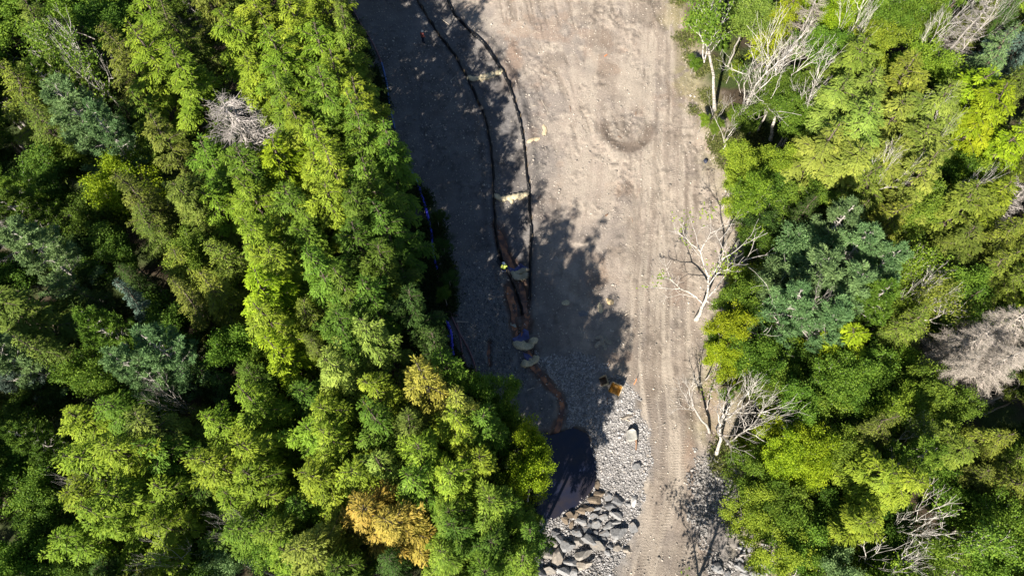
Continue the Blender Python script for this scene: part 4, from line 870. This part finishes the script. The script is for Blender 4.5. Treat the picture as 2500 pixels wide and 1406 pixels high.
# ------------------------------------------------------------------ hoses, tarps, sticks
def hose(name, pts, r, mat, label, cat, z=0, seed=0):
    pp = PP(pts, z); cu = bpy.data.curves.new(name, 'CURVE'); cu.dimensions = '3D'; cu.bevel_depth = r; cu.bevel_resolution = 3
    sp = cu.splines.new('BEZIER'); sp.bezier_points.add(len(pp)-1)
    for b, q in zip(sp.bezier_points, pp):
        b.co = (q[0], q[1], gz(*q)+r*.9); b.handle_left_type = b.handle_right_type = 'AUTO'
    o = bpy.data.objects.new(name, cu); col.objects.link(o); dg = bpy.context.evaluated_depsgraph_get()
    me = bpy.data.meshes.new_from_object(o.evaluated_get(dg)); bpy.data.objects.remove(o); me.name = name
    # press onto the soil
    co = np.zeros(len(me.vertices)*3); me.vertices.foreach_get('co', co)
    me.materials.clear(); me.materials.append(mat); return tag(link(name, me), label, cat)
M_BLUE = simple('blue_hose', (.07, .07, .6), .35, var=.15); M_BLUE2 = simple('faded_blue_hose', (.06, .12, .32), .5, var=.2)
M_PINK = simple('flat_brown_hose', (.20, .11, .11), .7, var=.2); M_TARP = simple('blue_tarp', (.08, .085, .2), .3, var=.25, scale=3)
hose('blue_hose', [(980, 385), (992, 405), (1008, 428), (1020, 452), (1034, 492), (1046, 535), (1054, 575), (1058, 620), (1068, 662)], .14, M_BLUE, 'thick bright blue hose running down the bank beside the left wood', 'hose')
hose('brown_hose', [(1066, 655), (1075, 700), (1090, 745), (1103, 775), (1122, 815), (1142, 850), (1155, 880), (1163, 915), (1160, 940)], .085, M_PINK, 'long dull brown discharge hose continuing below the blue hose', 'hose')
hose('brown_hose', [(1072, 790), (1080, 772), (1092, 764), (1105, 768), (1118, 772)], .07, M_PINK, 'short brown hose looped over the long one above the blue tangle', 'hose')
hose('brown_hose', [(1116, 790), (1124, 830), (1130, 870), (1140, 900), (1150, 925)], .07, M_PINK, 'thin brown hose running left beside the long one at the lower end', 'hose')
hose('brown_hose', [(860, 20), (880, 60), (900, 90), (918, 122), (932, 155)], .085, M_PINK, 'brown hose emerging from the wood edge at the top', 'hose')
hose('faded_hose', [(932, 155), (940, 185), (946, 215), (950, 250), (957, 285), (965, 320)], .1, M_BLUE2, 'faded blue hose beside the upper wood edge, joined to the brown one', 'hose')
hose('blue_hose', [(1090, 786), (1096, 800), (1102, 820), (1104, 845), (1107, 870)], .16, M_BLUE, 'short upright blue hose end in the tangle at the foot of the wood', 'hose')
hose('blue_hose', [(1080, 828), (1092, 822), (1100, 835), (1092, 852), (1084, 846)], .1, M_BLUE, 'coiled blue hose tangle left of the short upright hose', 'hose')
def tarp(px, label, z=-.5):
    pp = PP(px, z); c = pp.mean(0); n = 14; V = []; F = []
    # fan of rings clipped to the outline, lightly rumpled
    for j in range(6):
        for i in range(len(pp)*3):
            a = pp[i//3]; b = pp[(i//3+1) % len(pp)]; q = a+(b-a)*(i % 3)/3; q = c+(q-c)*(j/5)
            V.append((q[0], q[1], gz(*q)+.06+.07*vn(np.array([q[0]*4]), np.array([q[1]*4]))[0]))
    m = len(pp)*3
    for j in range(5):
        for i in range(m): F.append((j*m+i, j*m+(i+1) % m, (j+1)*m+(i+1) % m, (j+1)*m+i))
    o = link('blue_tarp', mesh('blue_tarp', V, F, M_TARP, True)); so_ = o.modifiers.new('thick', 'SOLIDIFY'); so_.thickness = .01; return tag(o, label, 'tarp')
tarp([(1235, 652), (1250, 656), (1262, 650), (1270, 644), (1282, 654), (1291, 660), (1262, 664), (1244, 668)], 'blue plastic sheet behind the two stacked wattles by the worker')
tarp([(1250, 832), (1262, 824), (1280, 806), (1290, 812), (1292, 832), (1270, 838), (1254, 840)], 'blue plastic sheet above the bent wattle')
tarp([(1277, 864), (1292, 868), (1300, 876), (1288, 884), (1280, 878)], 'small blue plastic sheet above the lowest wattle')
M_TARPB = M_FAB
def black_sheet():
    pp = [(1216, 632), (1225, 638), (1240, 664), (1232, 668), (1222, 662), (1212, 648)]
    o = tarp(pp, 'loose black fabric heaped beside the worker in the yellow vest'); o.data.materials.clear(); o.data.materials.append(M_FAB); o.name = 'fabric_heap'; o['category'] = 'fabric'
black_sheet()
def stick(u0, v0, u1, v1, r, c, label, name='stick', h0=0, h1=0, cat='stick'):
    a = P(u0, v0); b = P(u1, v1); ga = gz(a[0], a[1])+r+h0; gb = gz(b[0], b[1])+r+h1; m = (a+b)/2
    pts_ = [np.array([a[0], a[1], ga]), np.array([m[0]+.03, m[1], (ga+gb)/2+.02]), np.array([b[0], b[1], gb])]
    V, F = tubes([(pts_[0], pts_[1], r, r*.85), (pts_[1], pts_[2], r*.85, r*.6)], 6)
    return tag(link(name, mesh(name, V, F, c, True)), label, cat)
M_DW = simple('dead_wood', (.42, .36, .29), .9, var=.3); M_OW = simple('orange_paint', (.75, .22, .07), .6); M_RW = simple('rotten_wood', (.22, .13, .08), .9)
stick(1525, 770, 1536, 762, .07, M_DW, 'short pale stick on the road below the bright straw clump')
stick(1115, 787, 1144, 786, .07, M_DW, 'pale stick on the gravel right of the brown hose')
stick(1287, 950, 1302, 944, .05, M_DW, 'pale stick on the silt left of the rusty brook')
stick(1552, 1068, 1554, 1096, .09, M_RW, 'brown rotten pole leaning at the right of the square slab', h0=.4)
stick(1515, 1017, 1540, 1026, .07, M_DW, 'thin pale pole below the two pale stones on the gravel')
stick(1712, 820, 1745, 806, .05, M_DW, 'pale branch pointing left at the right wood edge')
stick(1478, 528, 1484, 523, .09, M_RW, 'reddish stick on the open ground above the shadow tip')
stick(1322, 246, 1340, 278, .03, M_DW, 'thin twig on the open ground at upper middle')
stick(1100, 200, 1112, 188, .04, M_DW, 'twig beside the left silt fence')
stick(1075, 40, 1098, 56, .05, M_DW, 'branch lying between the fences near the top')
stick(1548, 938, 1552, 928, .035, M_OW, 'orange survey stake standing right of the yellow bucket', 'survey_stake', 0, .55, 'stake')
stick(1476, 138, 1482, 134, .07, M_OW, 'orange painted stake lying on the open yard', 'survey_stake', cat='stake')
stick(1484, 968, 1485, 985, .05, M_RW, 'dark stick on the pale gravel below the bucket')
stick(1255, 1035, 1420, 1035, .0001, M_DW, 'x') if False else None
TW = []
for k in range(26):
    for _ in range(200):
        u, v = rnd.uniform(1250, 1760), rnd.uniform(20, 1150)
        q = P(u, v)
        if sdist(CLEAR, np.array([q[0]]), np.array([q[1]]))[0] < -1 and abs(q[0]-road_x(q[1])) > 3 and sdist(POND, np.array([q[0]]), np.array([q[1]]))[0] > 1: break
    a_ = rnd.uniform(0, 3.14); l_ = rnd.uniform(6, 17)
    o = stick(u, v, u+l_*math.cos(a_), v+l_*math.sin(a_), rnd.uniform(.02, .04), M_DW if k % 3 else M_RW, 'x', 'twig', cat='twig'); o['group'] = 'twigs strewn over the bare ground'
    TW.append((o, 'twig', 'thin pale' if k % 3 else 'thin brown', u, v))
relabel(TW, [((1530, 330), 'the dark crescent mark'), ((1487, 736), 'the bright straw clump'), ((1300, 342), 'the pale straw scraps in the sun'), ((1500, 950), 'the yellow bucket'), ((1700, 780), 'the lone white birch'), ((1228, 178), 'the uppermost wattle'), ((1722, 394), 'the blue-black stone')])
# black-blue scrap by the right edge
def scrap():
    p = P(1722, 394); V, F = ico(1); V = V*np.array([.25, .32, .16])*np.random.RandomState(4).uniform(.6, 1.3, (len(V), 1))+[p[0], p[1], gz(p[0], p[1])+.12]
    tag(link('stone', mesh('stone', V, F, simple('dark_stone', (.03, .035, .06), .5))), 'small dark blue-black stone alone on the dirt by the right wood edge', 'stone')
scrap()

# ------------------------------------------------------------------ excavator bucket
M_YEL = simple('worn_yellow_paint', (.46, .36, .22), .5, var=.25, scale=5); M_YIN = simple('orange_paint_inside', (.34, .17, .03), .5, var=.2, scale=4); M_STL = simple('worn_steel', (.45, .40, .33), .45, .6, var=.3)
def bucket(u, v, rz, s, label, inner):
    p = P(u, v, -.1); e = empty('excavator_bucket', (p[0], p[1], gz(p[0], p[1])), rz); e.scale = (s, s, s); tag(e, label, 'excavator bucket')
    prof = [(-.55, .06), (-.25, .0), (.1, .02), (.38, .16), (.52, .42), (.52, .72), (.42, 1.02), (.30, 1.22)]; W = .68
    def shell(name, off, mat, w):
        V = []; F = []
        for i, (y, z) in enumerate(prof):
            j = min(len(prof)-1, i+1); k = max(0, i-1); t = np.array([prof[j][0]-prof[k][0], prof[j][1]-prof[k][1]]); t /= np.hypot(*t); n = np.array([-t[1], t[0]])
            q = np.array([y, z])+n*off
            wt = w*(1-.06*i/7); V += [(-wt, *q), (wt, *q), (wt, *(q+n*.03)), (-wt, *(q+n*.03))]
            if i:
                a = 4*i
                for m in range(4): F.append((a-4+m, a-4+(m+1) % 4, a+(m+1) % 4, a+m))
        F += [(3, 2, 1, 0), (len(V)-4, len(V)-3, len(V)-2, len(V)-1)]
        return link(name, mesh(name, V, F, mat), e)
    shell('shell', -.032, M_YEL, W); shell('liner', .002, inner, W-.045)
    for sg in (-1, 1):
        bm = bmesh.new(); pts_ = prof+[(-.42, .55)]
        lo = [bm.verts.new((sg*(W-.0)+sg*.002, y, z)) for y, z in pts_]; hi = [bm.verts.new((sg*(W-.04), y, z)) for y, z in pts_]
        bm.faces.new(lo); bm.faces.new(hi[::-1]); n = len(pts_)
        for i in range(n): bm.faces.new((lo[i], hi[i], hi[(i+1) % n], lo[(i+1) % n]))
        bmesh.ops.recalc_face_normals(bm, faces=bm.faces[:]); me = bpy.data.meshes.new('side_plate'); bm.to_mesh(me); bm.free(); me.materials.append(M_YEL); link('side_plate', me, e)
    for k in range(5):
        x = (k-2)*.29; bm = bmesh.new(); m = bmesh.ops.create_cone(bm, cap_ends=True, segments=4, radius1=.085, radius2=.03, depth=.34)
        me = bpy.data.meshes.new('tooth'); bm.to_mesh(me); bm.free(); me.materials.append(M_STL); t = link('tooth', me, e); t.location = (x, .24, 1.36); t.rotation_euler = (.3, 0, R(45))
    for x in (-.2, .2):       # mounting ears behind
        bm = bmesh.new(); pts_ = [(.45, .2), (.85, .25), (.92, .42), (.82, .55), (.5, .6)]
        lo = [bm.verts.new((x-.025, y, z)) for y, z in pts_]; hi = [bm.verts.new((x+.025, y, z)) for y, z in pts_]; bm.faces.new(lo); bm.faces.new(hi[::-1])
        for i in range(5): bm.faces.new((lo[i], hi[i], hi[(i+1) % 5], lo[(i+1) % 5]))
        bmesh.ops.recalc_face_normals(bm, faces=bm.faces[:]); me = bpy.data.meshes.new('mounting_ear'); bm.to_mesh(me); bm.free(); me.materials.append(M_STL); link('mounting_ear', me, e)
bucket(1502, 950, R(-25), .82, 'yellow excavator bucket with orange inside, standing teeth-up on the gravel', M_YIN)
bucket(1474, 931, R(-75), .62, 'smaller dull bucket half hidden in shade left of the yellow one', simple('rusty_inside', (.16, .10, .06), .7))

# ------------------------------------------------------------------ people
M_SKIN = simple('skin', (.50, .33, .25), .6, var=.05)
def person(u, v, rz, label, top, trouser, helmet, bend=0.0, skin=M_SKIN):
    p = P(u, v, -.2); e = empty('person', (p[0], p[1], gz(p[0], p[1])), rz); tag(e, label, 'person')
    V = [(0, 0, .95), (0, .02, 1.15), (0, .03-bend*.1, 1.38), (0, 0-bend*.15, 1.5), (0, -.02-bend*.18, 1.6), (0, -.01-bend*.18, 1.70)]; Rr = [.15, .14, .16, .06, .085, .08]; E = [(0, 1), (1, 2), (2, 3), (3, 4), (4, 5)]
    def add(pts, rr, parent):
        for q, r in zip(pts, rr):
            V.append(q); Rr.append(r); E.append((parent, len(V)-1)); parent = len(V)-1
        return parent
    for sg in (-1, 1):
        add([(sg*.1, 0, .88), (sg*.12, -.03*sg, .48), (sg*.13, .02, .09), (sg*.14, -.14, .04)], [.1, .065, .05, .045], 0)
        hnd = add([(sg*.2, 0, 1.4), (sg*.26, .02, 1.13), (sg*.28, -.12-bend*.1, .9), (sg*.28, -.16-bend*.1, .83)], [.065, .045, .035, .032], 2)
        for f in range(4):
            x = sg*.28+(f-1.5)*.02; add([(x, -.18-bend*.1, .79), (x, -.175-bend*.1, .755-.006*(f in (1, 2)))], [.009, .008], hnd)
        add([(sg*.245, -.18-bend*.1, .82), (sg*.235, -.20-bend*.1, .79)], [.011, .009], hnd)
    me = bpy.data.meshes.new('body'); me.from_pydata(V, E, []); o = link('body', me, e); me.materials.append(skin)
    sk = o.modifiers.new('skin', 'SKIN'); 
    for i, r in enumerate(Rr): me.skin_vertices[0].data[i].radius = (r, r*.85)
    me.skin_vertices[0].data[0].use_root = True
    sb = o.modifiers.new('sub', 'SUBSURF'); sb.levels = 1; sb.render_levels = 2
    def rings(name, rr, mat, cap=False, off=(0, 0)):
        V_, F_ = [], []; S = 14
        for i, (z, rx, ry, yo) in enumerate(rr):
            for k in range(S): a = k*6.283/S; V_.append((off[0]+rx*math.cos(a), off[1]+yo+ry*math.sin(a), z))
            if i:
                for k in range(S): F_.append(((i-1)*S+k, (i-1)*S+(k+1) % S, i*S+(k+1) % S, i*S+k))
        return link(name, mesh(name, V_, F_, mat, True), e)
    b = bend
    rings('vest', [(.92, .19, .15, 0), (1.1, .19, .15, .02), (1.3, .24, .17, .01-b*.06), (1.42, .25, .15, -b*.1), (1.49, .16, .11, -b*.13), (1.52, .08, .08, -b*.15)], top)
    for sg in (-1, 1):
        rings('trouser_leg', [(.95, .105, .12, 0), (.5, .085, .09, -.03*sg), (.1, .075, .08, .02)], trouser, off=(sg*.11, 0))
        sv_, sf_ = tubes([(np.array([sg*.2, 0, 1.42]), np.array([sg*.265, .02, 1.13]), .085, .065), (np.array([sg*.265, .02, 1.13]), np.array([sg*.28, -.1-b*.1, .93]), .065, .05)], 8); link('sleeve', mesh('sleeve', sv_, sf_, top, True), e)
        rings('boot', [(.0, .06, .14, -.05), (.06, .06, .14, -.05), (.1, .06, .09, 0), (.16, .065, .07, .02)], M_FAB, off=(sg*.135, 0))
    rings('hard_hat', [(1.68, .15, .17, -.02-b*.18), (1.685, .12, .135, -.01-b*.18), (1.74, .118, .13, -.01-b*.18), (1.79, .09, .1, -.01-b*.18), (1.815, .045, .05, -.01-b*.18), (1.82, .001, .001, -.01-b*.18)], helmet)
    for sg in (-1, 1):       # eyes
        V_, F_ = ico(1); link('eye', mesh('eye', V_*.012+np.array([sg*.03, -.105-b*.18, 1.63]), F_, M_FAB), e)
    V_, F_ = ico(1); link('nose', mesh('nose', V_*np.array([.013, .02, .02])+np.array([0, -.115-b*.18, 1.6]), F_, skin), e)
    link('mouth', mesh('mouth', V_*np.array([.025, .008, .006])+np.array([0, -.1-b*.18, 1.555]), F_, M_OW), e)
    for sg in (-1, 1): link('ear', mesh('ear', V_*np.array([.012, .02, .03])+np.array([sg*.085, -.01-b*.18, 1.61]), F_, skin), e)
    return e
M_HIVIS = simple('hi_vis', (.80, .98, .18), .6, var=.1); M_WHITE = simple('white_plastic', (.85, .87, .88), .35, var=.03); M_NAVY = simple('navy_cloth', (.02, .03, .06), .9); M_RED = simple('red_cloth', (.26, .07, .06), .8, var=.2)
person(1231, 668, R(200), 'worker in a hi-vis yellow vest and white hard hat beside the black fence', M_HIVIS, M_NAVY, M_WHITE, .6)
person(1034, 106, R(140), 'small figure in red with a pale hat on the dark ground near the top', M_RED, M_NAVY, simple('cream_hat', (.75, .66, .55), .6), .3)
print('objects', len(bpy.data.objects), 'size')
